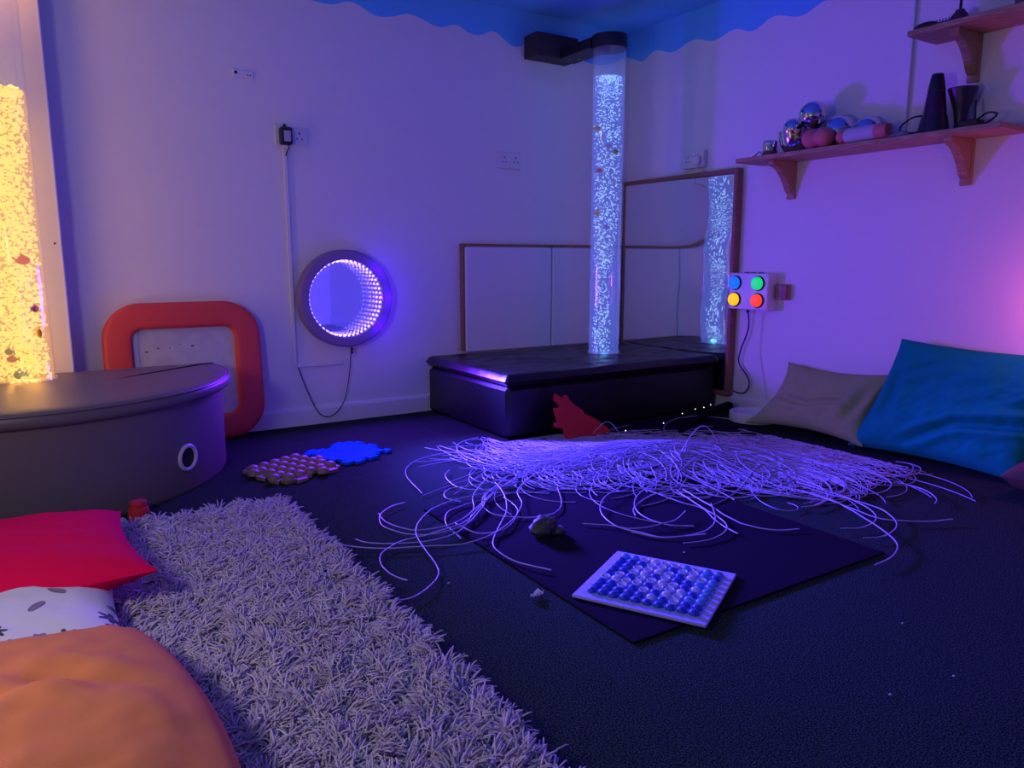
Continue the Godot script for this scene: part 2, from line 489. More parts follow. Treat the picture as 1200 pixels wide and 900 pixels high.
func bubble_tube(label: String, at: Vector3, r: float, top: float, level: float, water: StandardMaterial3D, bubble: StandardMaterial3D, count: int, big: float, plume: bool) -> Node3D:
	var t := thing("bubble_tube", label, "bubble tube", "bubble tubes", at)
	var h := top - at.y; var w := level - at.y
	obj("acrylic_tube", MB.new().lathe([Vector2(r, 0.002), Vector2(r, h), Vector2(r, h), Vector2(r - 0.004, h), Vector2(r - 0.004, h), Vector2(r - 0.004, 0.002), Vector2(r - 0.004, 0.002)], 48, Transform3D(), true), M.acrylic, t)
	obj("base_ring", MB.new().lathe([Vector2(r + 0.006, 0.0), Vector2(r + 0.006, 0.008), Vector2(r + 0.002, 0.010), Vector2(r - 0.004, 0.010), Vector2(r - 0.004, 0.0)], 48, Transform3D(), true), M.acrylic, t)
	obj("water", MB.new().lathe([Vector2(r - 0.005, 0.003), Vector2(r - 0.005, 0.003), Vector2(r - 0.005, w), Vector2(r - 0.005, w)], 40), water, t)
	var where := []
	rng.seed = 11 + count
	while where.size() < count:
		var y := rng.randf() * (w - 0.012) + 0.006
		var k := y / w
		var a := rng.randf() * TAU; var q := sqrt(rng.randf())
		var px := cos(a) * q; var pz := sin(a) * q
		if plume:
			# the plume leans to one side low down and fills the bore higher up
			var width := lerpf(0.62, 1.0, smoothstep(0.15, 0.6, k))
			var cx := lerpf(-0.3, 0.0, smoothstep(0.1, 0.6, k)) + 0.06 * sin(y * 9.0)
			if k < 0.14: width = 0.8
			px = cx + px * width * (1.0 - absf(cx)); pz *= width
			if n3(Vector3(px * 0.5, y * 4.0, pz * 0.5), 3.0) < -0.12 and rng.randf() < 0.75: continue
			if k > 0.16 and k < 0.32 and rng.randf() < 0.45: continue
		var s := big * rng.randf_range(0.55, 1.25)
		var lim := r - 0.008 - s
		where.append(Transform3D(Basis.from_scale(Vector3(s * rng.randf_range(0.9, 1.5), s, s * rng.randf_range(0.9, 1.5))).rotated(Vector3.UP, rng.randf() * TAU), Vector3(px * lim, y, pz * lim)))
	for k in int(count * 0.06):       # froth at the surface
		var a := rng.randf() * TAU; var q := sqrt(rng.randf()) * (r - 0.012); var s := big * rng.randf_range(0.7, 1.5)
		where.append(Transform3D(Basis.from_scale(Vector3(s, s, s)), Vector3(cos(a) * q, w + rng.randf_range(-0.012, 0.006), sin(a) * q)))
	# the bubble column is split into short bands so lights set inside shine out
	var unit := MB.new().ball(Vector3.ZERO, 1.0, 6, 4).mesh()
	var bands := int(ceil(w / 0.42))
	for b in bands:
		var part := where.filter(func(x: Transform3D) -> bool: return clampi(int(x.origin.y / w * bands), 0, bands - 1) == b)
		stuff("bubbles", unit, bubble, part, t)
	return t

func make_tubes() -> void:
	var wat := glow(lin(0.12, 0.19, 1.0), 0.62, lin(0.03, 0.04, 0.08, 0.42)); wat.roughness = 0.05; wat.transparency = BaseMaterial3D.TRANSPARENCY_ALPHA
	var bub := glow(lin(0.34, 0.62, 1.0), 1.7, lin(0.05, 0.05, 0.06))
	var t := bubble_tube("blue lit bubble tube standing on the black padded platform", Vector3(-0.5, 0.292, 0.42), 0.082, 1.86, 1.676, wat, bub, 1600, 0.0030, true)
	var wy := glow(lin(1.0, 0.44, 0.045), 0.85, lin(0.04, 0.03, 0.02, 0.38)); wy.roughness = 0.05; wy.transparency = BaseMaterial3D.TRANSPARENCY_ALPHA
	var by := glow(lin(1.0, 0.66, 0.15), 1.9, lin(0.05, 0.04, 0.03))
	var y := bubble_tube("yellow lit bubble tube standing on the curved taupe bench", Vector3(-3.077, 0.3635, 0.374), 0.0925, CEIL - 0.03, 1.335, wy, by, 3700, 0.0043, false)
	omni("blue_tube_light", Vector3(-0.5, 1.668, 0.42), lin(0.2, 0.35, 1.0), 0.02, 0.05)
	omni("blue_tube_base_light", Vector3(-0.5, 0.315, 0.42), lin(0.05, 0.40, 1.0), 0.002, 0.02)
	for h in [0.44, 0.60, 0.77, 0.93, 1.09, 1.25]: omni("yellow_tube_light", Vector3(-3.077, h, 0.374), lin(1.0, 0.40, 0.055), 0.026, 0.085)
	omni("yellow_tube_base_light", Vector3(-3.077, 0.395, 0.374), lin(1.0, 0.42, 0.07), 0.05, 0.06)
	omni("unseen_tube_top_light", Vector3(-3.077, 1.78, 0.374), lin(1.0, 0.42, 0.07), 0.05, 0.05)  # out of view in the empty tube, placed to light the upper pier
	obj("ceiling_cap", MB.new().lathe([Vector2(0.10, 2.005 - 0.3635), Vector2(0.10, CEIL - 0.3645)], 40), M.black_plastic, y)
	# toy fish: blue tube
	for f in [[-0.573, 1.426, lin(0.85, 0.75, 0.1), "yellow toy fish highest up in the blue bubble tube"], [-0.493, 1.342, lin(0.8, 0.12, 0.16), "pinkish red toy fish in the upper part of the blue bubble tube"],
			[-0.447, 1.312, lin(0.35, 0.6, 0.05), "lime green toy fish just below the pinkish fish in blue tube"], [-0.546, 1.221, lin(0.9, 0.2, 0.04), "orange red toy fish in the upper half of the blue bubble tube"],
			[-0.560, 1.013, lin(0.75, 0.8, 0.08), "yellow green toy fish at half height of the blue bubble tube"], [-0.494, 0.942, lin(0.45, 0.2, 0.4), "mauve toy fish at half height of the blue bubble tube"]]:
		fish(Vector3(-0.5, f[1], 0.42) + Vector3(-0.637, 0, 0.77) * 0.066 + Vector3(0.77, 0, 0.637) * (f[0] + 0.5) * 0.72, 0.0165, -0.6, f[2].lightened(0.2), f[2].lightened(0.35), f[3])
	var i := 0
	for f in [[-3.046, 0.779, lin(0.9, 0.04, 0.02), 0.022, "red toy fish highest up in the yellow bubble tube"], [-3.026, 0.615, lin(0.95, 0.3, 0.02), 0.018, "orange toy fish at half height in the yellow bubble tube"],
			[-3.022, 0.531, lin(0.9, 0.32, 0.03), 0.022, "orange toy fish with pale belly low in the yellow bubble tube"], [-3.115, 0.472, lin(0.05, 0.3, 0.2), 0.016, "dark green toy fish low in the yellow bubble tube"],
			[-3.108, 0.446, lin(0.6, 0.12, 0.05), 0.016, "rusty red toy fish below the dark green fish in yellow tube"], [-3.092, 0.392, lin(0.02, 0.45, 0.32), 0.021, "teal toy fish at the bottom of the yellow bubble tube"]]:
		fish(Vector3(f[0], f[1], 0.374 + 0.068), f[3], 0.3 + 0.7 * i, f[2], f[2].lightened(0.1), f[4])
		i += 1
	# bracket that steadies the blue tube
	var b := thing("tube_bracket", "black wall bracket clamping the top of the blue bubble tube", "bracket", "", Vector3(-0.5, 1.81, 0.0))
	obj("wall_block", MB.new().box(Vector3(-0.10, 0.07, 0.06), Vector3(0.27, 0.115, 0.12), 0.004), mat(lin(0.035, 0.022, 0.022), 0.6), b)
	obj("arm", MB.new().box(Vector3(-0.02, 0.035, 0.22), Vector3(0.13, 0.05, 0.30), 0.003), M.black_plastic, b)
	obj("collar", MB.new().lathe([Vector2(0.0835, 0.0), Vector2(0.089, 0.0), Vector2(0.089, 0.0), Vector2(0.089, 0.062), Vector2(0.086, 0.065), Vector2(0.0, 0.065), Vector2(0.0, 0.055), Vector2(0.0835, 0.052)], 48, Transform3D(Basis(), Vector3(0, 0, 0.42)), true), M.black_plastic, b)
	for p in [[-0.045, 0.15], [0.0, 0.17]]: obj("screw", MB.new().lathe([Vector2(0.007, 0.0), Vector2(0.0075, 0.001), Vector2(0.006, 0.003)], 12, Transform3D(Basis(), Vector3(p[0], 0.0075, p[1]))), M.steel, b)

# ---------------------------------------------------------------- platform, wall pads, mirror
func make_platform() -> void:
	var p := thing("padded_platform", "low black vinyl platform in the room corner under the blue tube", "platform", "", Vector3(-1.35, 0, 0.02))
	var w := 1.31; var d := 0.79
	obj("body", MB.new().box(Vector3(w / 2, 0.118, d / 2 - 0.005), Vector3(w - 0.02, 0.234, d - 0.02), 0.018), M.black_vinyl, p)
	var cush := func(u: float, v: float, s: float) -> Vector3:
		var ed := minf(minf(u, 1.0 - u) * w, minf(v, 1.0 - v) * d)
		var rnd := clampf(ed / 0.03, 0.0, 1.0); rnd = sqrt(1.0 - (1.0 - rnd) * (1.0 - rnd))
		var x := u * w; var z := v * d
		var y := 0.238 + (0.022 + 0.030 * rnd if s > 0 else 0.022 - 0.022 * rnd)
		if s > 0:
			var fold := sin((x * 1.2 + z * 7.0 + 2.2 * n3(Vector3(x, 0, z), 90.0)) * 5.0) * 0.0035 * smoothstep(0.0, 0.1, ed)
			y += (fold + 0.006 * n3(Vector3(x, 3.0, z * 2.0), 160.0)) * rnd
		else:
			y = maxf(y, 0.238)
		var wob := 0.004 * n3(Vector3(x, 0, z), 300.0) * (1.0 - rnd)
		return Vector3(x, y, z + wob)
	obj("cushion_top", MB.new().sheet(90, 60, cush), M.black_vinyl, p)
	# white pads on the wall, each one its own, with a wooden edging
	var lab := ["white padded wall panel at the open end behind the black platform", "white padded wall panel between its neighbour and the tall mirror"]
	var i := 0
	for x in [[-1.118, -0.566], [-0.560, -0.055]]:
		var t := thing("padded_wall_panel", lab[i], "wall panel", "white padded wall panels", Vector3((x[0] + x[1]) / 2, 0.293, 0.0))
		obj("padding", MB.new().box(Vector3(0, 0.277, 0.018), Vector3(x[1] - x[0], 0.554, 0.034), 0.006), M.pad_white, t)
		i += 1
	var e := thing("wooden_edging", "thin brown wooden batten edging the white padded wall panels", "edging", "", Vector3(-1.13, 0.293, 0.0))
	obj("top_batten", MB.new().box(Vector3(0.545, 0.562, 0.015), Vector3(1.10, 0.014, 0.03), 0.002), M.frame_wood, e)
	obj("side_batten", MB.new().box(Vector3(0.003, 0.282, 0.015), Vector3(0.014, 0.545, 0.03), 0.002), M.frame_wood, e)
	# tall flexible mirror on the right wall
	var m := thing("wall_mirror", "tall slightly wavy mirror in brown wooden frame in room corner", "mirror", "", Vector3(-0.004, 0.09, 0.03))
	var H := 1.125; var D := 0.835
	obj("backing_board", MB.new().box(Vector3(-0.004, H / 2, D / 2), Vector3(0.008, H, D)), M.frame_wood, m)
	var pane := func(u: float, v: float, s: float) -> Vector3:
		var y := u * H; var z := v * D
		var x := -0.018
		if s > 0:
			var lean := 0.074 - 0.020 * smoothstep(0.55, 1.08, y) + 0.010 * sin(y * 19.0)
			var ez := clampf((z - 0.35) / 0.25, 0.0, 1.0)
			x = -0.040 + lean * (maxf(0.0, z - 0.6) + 0.125 * ez * ez) - 0.0010 * sin(z * 9.0 + 1.0)
		else: x = -0.009
		return Vector3(minf(x, -0.0095) if s > 0 else x, y, z)
	obj("mirror_glass", MB.new().sheet(60, 40, pane), M.mirror, m)
	obj("frame_rail", MB.new().box(Vector3(-0.022, H + 0.002, D / 2), Vector3(0.044, 0.022, D + 0.02), 0.003), M.frame_wood, m)
	obj("frame_rail", MB.new().box(Vector3(-0.022, 0.0, D / 2), Vector3(0.044, 0.022, D + 0.02), 0.003), M.frame_wood, m)
	obj("frame_stile", MB.new().box(Vector3(-0.0215, H / 2, D - 0.002), Vector3(0.043, H, 0.022), 0.003), M.frame_wood, m)
	obj("frame_stile", MB.new().box(Vector3(-0.0215, H / 2, 0.002), Vector3(0.043, H, 0.016), 0.003), M.frame_wood, m)

# ---------------------------------------------------------------- infinity mirror
func make_infinity() -> void:
	var t := thing("infinity_mirror", "round infinity mirror ringed with glowing blue lights on wall", "light", "", Vector3(-1.778, 0.598, 0.0))
	var out := Transform3D(Basis(Vector3(1, 0, 0), PI / 2), Vector3.ZERO)     # lathe axis along z
	obj("ring_frame", MB.new().lathe([Vector2(0.186, 0.004), Vector2(0.220, 0.004), Vector2(0.227, 0.008), Vector2(0.229, 0.016), Vector2(0.229, 0.066), Vector2(0.226, 0.074), Vector2(0.219, 0.078), Vector2(0.192, 0.078), Vector2(0.186, 0.076), Vector2(0.182, 0.070), Vector2(0.182, 0.02)], 72, out, true), mat(lin(0.26, 0.17, 0.34), 0.6), t)
	var back := glow(lin(0.075, 0.06, 1.0), 0.8, lin(0.85, 0.85, 0.9)); back.metallic = 0.95; back.roughness = 0.03  # blue haze between the mirrors is put in as glow of this plate
	obj("glowing_back_mirror", MB.new().lathe([Vector2(0.1835, 0.010), Vector2(0.1835, 0.024)], 64, out), back, t)
	var white := Image.create(4, 4, false, Image.FORMAT_RGBA8); white.fill(Color(1, 1, 1, 1))
	var half := mat(lin(0.80, 0.80, 0.85, 0.48), 0.02, 1.0)
	half.albedo_texture = ImageTexture.create_from_image(white)
	obj("half_mirror_pane", MB.new().lathe([Vector2(0.182, 0.066), Vector2(0.182, 0.068)], 64, out), half, t)
	var led := glow(lin(0.26, 0.15, 1.0), 22.0, lin(0.7, 0.6, 0.8))
	var dot := MB.new().ball(Vector3.ZERO, 0.0056, 8, 6).mesh()
	for k in 50:
		var a := TAU * k / 50
		obj("led", dot, led, t, Vector3(cos(a) * 0.1775, sin(a) * 0.1775, 0.046))
	# lead from the ring to the trunking
	var pts := smooth([Vector3(-1.755, 0.366, 0.055), Vector3(-1.755, 0.32, 0.03), Vector3(-1.764, 0.223, 0.022), Vector3(-1.795, 0.099, 0.022), Vector3(-1.853, 0.036, 0.022), Vector3(-1.916, 0.049, 0.022), Vector3(-1.965, 0.15, 0.016), Vector3(-2.008, 0.28, 0.012)], 8)
	var c := thing("power_lead", "thin black lead hanging in a loop below the infinity mirror", "cable", "", Vector3.ZERO)
	obj("lead", MB.new().tube(pts, 0.0024, 6), M.black_cable, c)
	obj("connector", MB.new().lathe([Vector2(0.005, 0.0), Vector2(0.006, 0.004), Vector2(0.006, 0.026), Vector2(0.004, 0.032)], 12, Transform3D(Basis(), Vector3(-1.755, 0.332, 0.047))), M.black_plastic, c)

func socket(label: String, at: Vector3, turn: float, deep := 0.010) -> Node3D:
	var s := thing("wall_socket", label, "socket", "white double wall sockets", at, turn)
	obj("plate", MB.new().box(Vector3(0, 0, deep / 2), Vector3(0.146, 0.086, deep), 0.003), M.plastic_white, s)
	for x in [-0.036, 0.036]:
		obj("switch", MB.new().box(Vector3(x * 0.42, 0.026, deep + 0.001), Vector3(0.011, 0.017, 0.004), 0.001), M.gloss_white, s)
		obj("pin_hole", MB.new().box(Vector3(x, 0.016, deep), Vector3(0.005, 0.010, 0.0012)), M.dark_hole, s)
		for q in [-0.011, 0.011]: obj("pin_hole", MB.new().box(Vector3(x + q, -0.008, deep), Vector3(0.007, 0.005, 0.0012)), M.dark_hole, s)
	return s

func make_wall_fittings() -> void:
	socket("white double socket above the padded wall panels left of blue tube", Vector3(-0.827, 1.300, 0.0), 0.0)
	socket("white double socket holding the black power adapter", Vector3(-1.988, 1.325, 0.0), 0.0)
	socket("white double socket with a white plug above the tall mirror", Vector3(0.0, 1.300, 0.555), -PI / 2, 0.030)
	# black adapter with its label
	var a := thing("power_adapter", "black plug-in power adapter with pale label in the wall socket", "adapter", "", Vector3(-2.020, 1.322, 0.011))
	obj("case", MB.new().box(Vector3(0, 0, 0.02), Vector3(0.052, 0.075, 0.038), 0.006), M.black_plastic, a)
	obj("earth_lug", MB.new().box(Vector3(-0.002, 0.043, 0.012), Vector3(0.014, 0.018, 0.014), 0.003), M.black_plastic, a)
	obj("rating_label", MB.new().box(Vector3(0.002, -0.002, 0.0395), Vector3(0.030, 0.046, 0.001)), mat(lin(0.45, 0.45, 0.47), 0.5), a)
	obj("lead", MB.new().tube(smooth([Vector3(0.012, -0.036, 0.02), Vector3(0.012, -0.05, 0.02), Vector3(0.004, -0.066, 0.012), Vector3(0.0, -0.085, 0.008)], 5), 0.0025, 6), M.black_cable, a)
	# white plug and lead
	var g := thing("white_plug", "white plug with looped lead in the socket above the mirror", "plug", "", Vector3(-0.031, 1.292, 0.592))
	obj("plug_body", MB.new().box(Vector3(-0.014, 0, 0), Vector3(0.028, 0.048, 0.046), 0.007), M.gloss_white, g)
	obj("lead", MB.new().tube(smooth([Vector3(-0.014, -0.02, 0.004), Vector3(-0.016, -0.045, 0.006), Vector3(-0.01, -0.062, 0.016), Vector3(0.004, -0.06, 0.026), Vector3(0.008, -0.04, 0.022)], 5), 0.003, 6), M.gloss_white, g)
	# trunking
	var tr := thing("cable_trunking", "narrow white trunking running down the wall from the adapter", "trunking", "", Vector3(-2.020, 0.285, 0.0))
	obj("upright", MB.new().box(Vector3(0, 0.4925, 0.006), Vector3(0.017, 0.985, 0.012), 0.002), M.gloss_white, tr)
	obj("foot_run", MB.new().box(Vector3(0.117, 0.003, 0.006), Vector3(0.217, 0.017, 0.012), 0.002), M.gloss_white, tr)
	var t2 := thing("cable_trunking", "narrow white trunking running up the wall from lower shelf", "trunking", "", Vector3(0, 1.247, 1.685))
	obj("upright", MB.new().box(Vector3(-0.008, 0.32, 0), Vector3(0.016, 0.64, 0.018), 0.002), M.gloss_white, t2)
	# small blank plate high on the back wall
	var b := thing("blank_plate", "small white strip plate with a dark hole high on wall", "plate", "", Vector3(-2.184, 1.567, 0.0))
	obj("plate", MB.new().box(Vector3(0, 0, 0.004), Vector3(0.088, 0.034, 0.008), 0.003), M.gloss_white, b)
	obj("hole", MB.new().ball(Vector3(-0.030, 0.004, 0.0075), 0.007, 10, 6, Vector3(1.2, 1, 0.25)), M.dark_hole, b)
	for x in [0.019, 0.030]: obj("screw", MB.new().ball(Vector3(x, -0.002, 0.0078), 0.0032, 8, 6, Vector3(1, 1, 0.3)), M.dark_hole, b)
	# screw left in the pier
	var s := thing("wall_screw", "small dark screw left in the pier beside the yellow tube", "screw", "", Vector3(-2.943, 0.84, 0.19))
	obj("head", MB.new().ball(Vector3(0, 0, 0.001), 0.004, 8, 6, Vector3(1, 1, 0.6)), M.black_plastic, s)

# ---------------------------------------------------------------- light box on the right wall
func make_light_box() -> void:
	var t := thing("button_box", "white wall box with four glowing coloured buttons beside the mirror", "light box", "", Vector3(-0.036, 0.537, 0.995))
	obj("case", MB.new().box(Vector3(0.0, 0.089, 0), Vector3(0.072, 0.178, 0.238), 0.004), M.plastic_white, t)
	var cols := [["blue", lin(0.01, 0.20, 1.0), 0.06, 0.132, 0.7], ["green", lin(0.01, 0.85, 0.18), 0.06, 0.132, 0.7], ["yellow", lin(1.0, 0.55, 0.0), 0.0, 0.048, 1.0], ["red", lin(1.0, 0.06, 0.02), 0.0, 0.048, 0.9]]
	for k in 4:
		var z := -0.076 if k % 2 == 0 else 0.064
		var y := 0.130 if k < 2 else 0.048
		var at := Transform3D(Basis(Vector3(0, 0, 1), PI / 2), Vector3(-0.036, y, z))
		var col := obj("button_collar", MB.new().lathe([Vector2(0.036, 0.0), Vector2(0.036, 0.005), Vector2(0.033, 0.008)], 28, at), M.black_plastic, t)
		var d := obj("button", MB.new().lathe([Vector2(0.031, 0.004), Vector2(0.031, 0.014), Vector2(0.0285, 0.021), Vector2(0.021, 0.027), Vector2(0.011, 0.030), Vector2(0.0, 0.031)], 28, at), glow(cols[k][1], cols[k][4], cols[k][1]), t)
		d.set_meta("label", "glowing %s dome button" % cols[k][0])
	for z in [-0.108, 0.108]:
		for y in [0.012, 0.166]: obj("screw", MB.new().ball(Vector3(-0.0362, y, z), 0.003, 8, 6, Vector3(0.4, 1, 1)), M.dark_hole, t)
	for z in [-0.04, 0.0, 0.045]: obj("top_tab", MB.new().box(Vector3(0.0, 0.179, z), Vector3(0.02, 0.006, 0.02), 0.001), M.black_plastic, t)
	var c := thing("box_lead", "black lead hanging from the button box to the floor corner", "cable")
	obj("lead", MB.new().tube(smooth([Vector3(-0.03, 0.540, 0.966), Vector3(-0.02, 0.44, 0.967), Vector3(-0.02, 0.328, 0.926), Vector3(-0.02, 0.261, 0.919), Vector3(-0.02, 0.202, 0.972), Vector3(-0.02, 0.161, 0.991), Vector3(-0.02, 0.119, 0.972), Vector3(-0.022, 0.106, 0.935), Vector3(-0.024, 0.112, 0.89)], 8), 0.0036, 7), M.black_cable, c)
	obj("gland", MB.new().lathe([Vector2(0.007, 0.0), Vector2(0.007, 0.014), Vector2(0.005, 0.02)], 12, Transform3D(Basis(), Vector3(-0.03, 0.52, 0.966))), M.black_plastic, c)
	var w := thing("white_lead", "thin pale lead hanging from the button box against the wall", "cable")
	obj("lead", MB.new().tube(smooth([Vector3(-0.012, 0.538, 1.042), Vector3(-0.008, 0.359, 1.033), Vector3(-0.008, 0.254, 1.05), Vector3(-0.010, 0.16, 1.076), Vector3(-0.014, 0.092, 1.09)], 8), 0.002, 6), M.plastic_white, w)
	var b := thing("wooden_block", "small wooden block fixed to wall beside the button box", "block", "", Vector3(0, 0.592, 1.172))
	obj("mount", MB.new().box(Vector3(-0.012, 0.036, -0.016), Vector3(0.024, 0.074, 0.07), 0.002), M.wood, b)
	obj("cover", MB.new().box(Vector3(-0.030, 0.036, 0.002), Vector3(0.014, 0.066, 0.034), 0.002), M.frame_wood, b)
	obj("screw", MB.new().ball(Vector3(-0.0375, 0.036, 0.002), 0.003, 8, 6), M.steel, b)

# ---------------------------------------------------------------- curved bench and padded frame
func arc_outline(c: Vector2, r: float, back: float, seg := 56) -> PackedVector2Array:
	var p := PackedVector2Array()
	var a0 := asin((back - c.y) / r)
	for k in seg + 1:
		var a := lerpf(a0, PI - a0, float(k) / seg)
		p.append(c + Vector2(cos(a), sin(a)) * r)
	return p

func make_bench() -> void:
	var c := Vector2(-3.087, 0.352)
	var t := thing("curved_bench", "low half-round taupe vinyl bench under the yellow bubble tube", "bench", "", Vector3(c.x, 0, c.y))
	var o := Vector2.ZERO
	obj("body", MB.new().loft(arc_outline(o, 0.655, 0.195 - c.y), [Vector2(0.006, 0.0), Vector2(0.006, 0.0), Vector2(0, 0.012), Vector2(0, 0.16), Vector2(0, 0.311), Vector2(0, 0.311)]), M.taupe_vinyl, t)
	var lid := obj("padded_lid", MB.new().loft(arc_outline(o, 0.685, 0.192 - c.y), [Vector2(0.014, 0.31), Vector2(0.014, 0.31), Vector2(0.003, 0.315), Vector2(0.0, 0.326), Vector2(0.0, 0.339), Vector2(0.004, 0.35), Vector2(0.014, 0.357), Vector2(0.03, 0.36), Vector2(0.06, 0.362)]), M.taupe_vinyl, t)
	var arc := []
	for k in 61:
		var a := lerpf(-0.25, PI + 0.25, k / 60.0)
		arc.append(Vector3(cos(a) * 0.683, 0.350, sin(a) * 0.683))
	obj("piping", MB.new().tube(arc, 0.0035, 6), M.taupe_vinyl, lid)
	var n := Vector3(0.45, 0, 0.478).normalized()
	var side := n.cross(Vector3.UP).normalized()
	var at := Transform3D(Basis(side, n, Vector3.UP), n * 0.6535 + Vector3(0, 0.122, 0))
	var port := obj("porthole", MB.new().lathe([Vector2(0.034, 0.0), Vector2(0.046, 0.0), Vector2(0.047, 0.005), Vector2(0.044, 0.010), Vector2(0.038, 0.011), Vector2(0.034, 0.008)], 40, at, true), mat(lin(0.55, 0.55, 0.55), 0.35), t)
	port.set_meta("label", "round white porthole rim")
	obj("opening", MB.new().lathe([Vector2(0.0345, 0.0), Vector2(0.0345, 0.003)], 32, at), M.dark_hole, port)
	# red padded frame leaning on the wall behind the bench
	var f := thing("play_panel", "red padded rounded frame with a pale panel leaning on wall", "frame", "", Vector3(-2.5, 0.0, 0.062))
	f.rotation.x = -0.075
	var sec := []
	for k in 16:
		var a := TAU * k / 16
		var e := Vector2(signf(cos(a)) * pow(absf(cos(a)), 0.5) * 0.055, signf(sin(a)) * pow(absf(sin(a)), 0.5) * 0.026)
		sec.append(e + Vector2(0, 0.027))
	obj("padding", MB.new().frame(rounded(-0.257, 0.056, 0.257, 0.548, 0.098, 10), sec), M.red_vinyl, f)
	var pn := mat(Color.WHITE, 0.35)
	pn.albedo_texture = noise_tex(0.03, 256, 4, ramp2(lin(0.50, 0.50, 0.52), lin(0.56, 0.56, 0.58), 0.3, 0.7), false, 1.0, FastNoiseLite.TYPE_SIMPLEX_SMOOTH, 8)
	obj("pale_panel", MB.new().box(Vector3(0, 0.302, 0.012), Vector3(0.46, 0.44, 0.012), 0.002), triplanar(pn, Vector3(2, 2, 2)), f)
	obj("panel_edge", MB.new().box(Vector3(-0.19, 0.302, 0.0195), Vector3(0.02, 0.40, 0.003), 0.001), M.gloss_white, f)
	for p in [[-0.15, 0.40, 0.006], [-0.105, 0.412, 0.005], [-0.06, 0.41, 0.003], [0.03, 0.415, 0.006], [-0.02, 0.425, 0.003]]:
		obj("scuff", MB.new().ball(Vector3(p[0], p[1], 0.0185), p[2], 8, 5, Vector3(1.3, 0.8, 0.25)), mat(lin(0.2, 0.19, 0.2), 0.7), f)
	# red peg on the carpet
	var g := thing("red_peg", "small red plastic peg beside the foot of the curved bench", "toy", "", Vector3(-2.815, 0, 1.035))
	obj("base", MB.new().lathe([Vector2(0.028, 0.0), Vector2(0.030, 0.004), Vector2(0.029, 0.034), Vector2(0.027, 0.038)], 28), M.red_foam, g)
	obj("neck", MB.new().lathe([Vector2(0.0215, 0.036), Vector2(0.0215, 0.046), Vector2(0.023, 0.049), Vector2(0.023, 0.056), Vector2(0.020, 0.059)], 28), M.red_foam, g)

# ---------------------------------------------------------------- cushions
func pillow(w: float, h: float, t: float, pw: float, crease: float, sd: float, deform: Callable, nu := 44, nv := 44, ears := 0.07, folds := []) -> MB:
	var f := func(u: float, v: float, s: float) -> Vector3:
		var a := 2.0 * u - 1.0; var b := 2.0 * v - 1.0
		var th := t * 0.5 * pow(maxf(0.0, (1.0 - pow(absf(a), pw)) * (1.0 - pow(absf(b), pw))), 0.5)
		var x := a * w * 0.5 * (1.0 - ears * (1.0 - b * b)); var y := b * h * 0.5 * (1.0 - ears * (1.0 - a * a))
		var q := Vector3(x, y, sd)
		var cr := crease * (n3(q, 260.0) + 0.5 * n3(q + Vector3(5, 1, 2), 520.0) + 0.7 * absf(n3(Vector3(x + y, (x - y) * 0.35, sd + 3.0), 330.0)))
		var edge := minf(1.0 - absf(a), 1.0 - absf(b))
		th += cr * smoothstep(0.0, 0.25, edge)
		if s > 0.0:
			for fo in folds:
				var q0 := Vector2((fo[0] - 0.5) * w, (fo[1] - 0.5) * h); var q1 := Vector2((fo[2] - 0.5) * w, (fo[3] - 0.5) * h)
				var c := Geometry2D.get_closest_point_to_segment(Vector2(x, y), q0, q1)
				var dd := Vector2(x, y).distance_to(c) / float(fo[4])
				var along := c.distance_to((q0 + q1) * 0.5) / (q0.distance_to(q1) * 0.5)
				var k := float(fo[5]) * (1.0 - 0.75 * along * along)
				th += k * (-exp(-dd * dd) + 0.75 * exp(-pow(dd - 1.9, 2.0)))
		return deform.call(x, y, s * maxf(th, 0.002))
	return MB.new().sheet(nu, nv, f)

func lying(c: Vector3, turn: float, tilt := 0.0, roll := 0.0, floor_y := 0.004) -> Callable:
	var b := Basis(Vector3.UP, turn) * Basis(Vector3.RIGHT, tilt) * Basis(Vector3(0, 0, 1), roll)
	return func(x: float, y: float, o: float) -> Vector3:
		var p := c + b * Vector3(x, o, y)
		p.y = maxf(p.y, floor_y)
		return p

func leaning(bl: Vector3, br: Vector3, tl: Vector3, tr: Vector3, w: float, h: float, sag: float) -> Callable:
	return func(x: float, y: float, o: float) -> Vector3:
		var u := x / w + 0.5; var v := y / h + 0.5
		var p := bl.lerp(br, u).lerp(tl.lerp(tr, u), v)
		p += Vector3(0.6, 0.15, 0) * sag * sin(clampf(v, 0, 1) * PI)      # slumps towards the wall
		var n := Vector3(-0.86, 0.5, 0).lerp(Vector3(-0.98, 0.2, 0), clampf(v, 0, 1)).normalized()
		p += n * o
		p.x = minf(p.x, -0.018); p.y = maxf(p.y, 0.004)
		return p

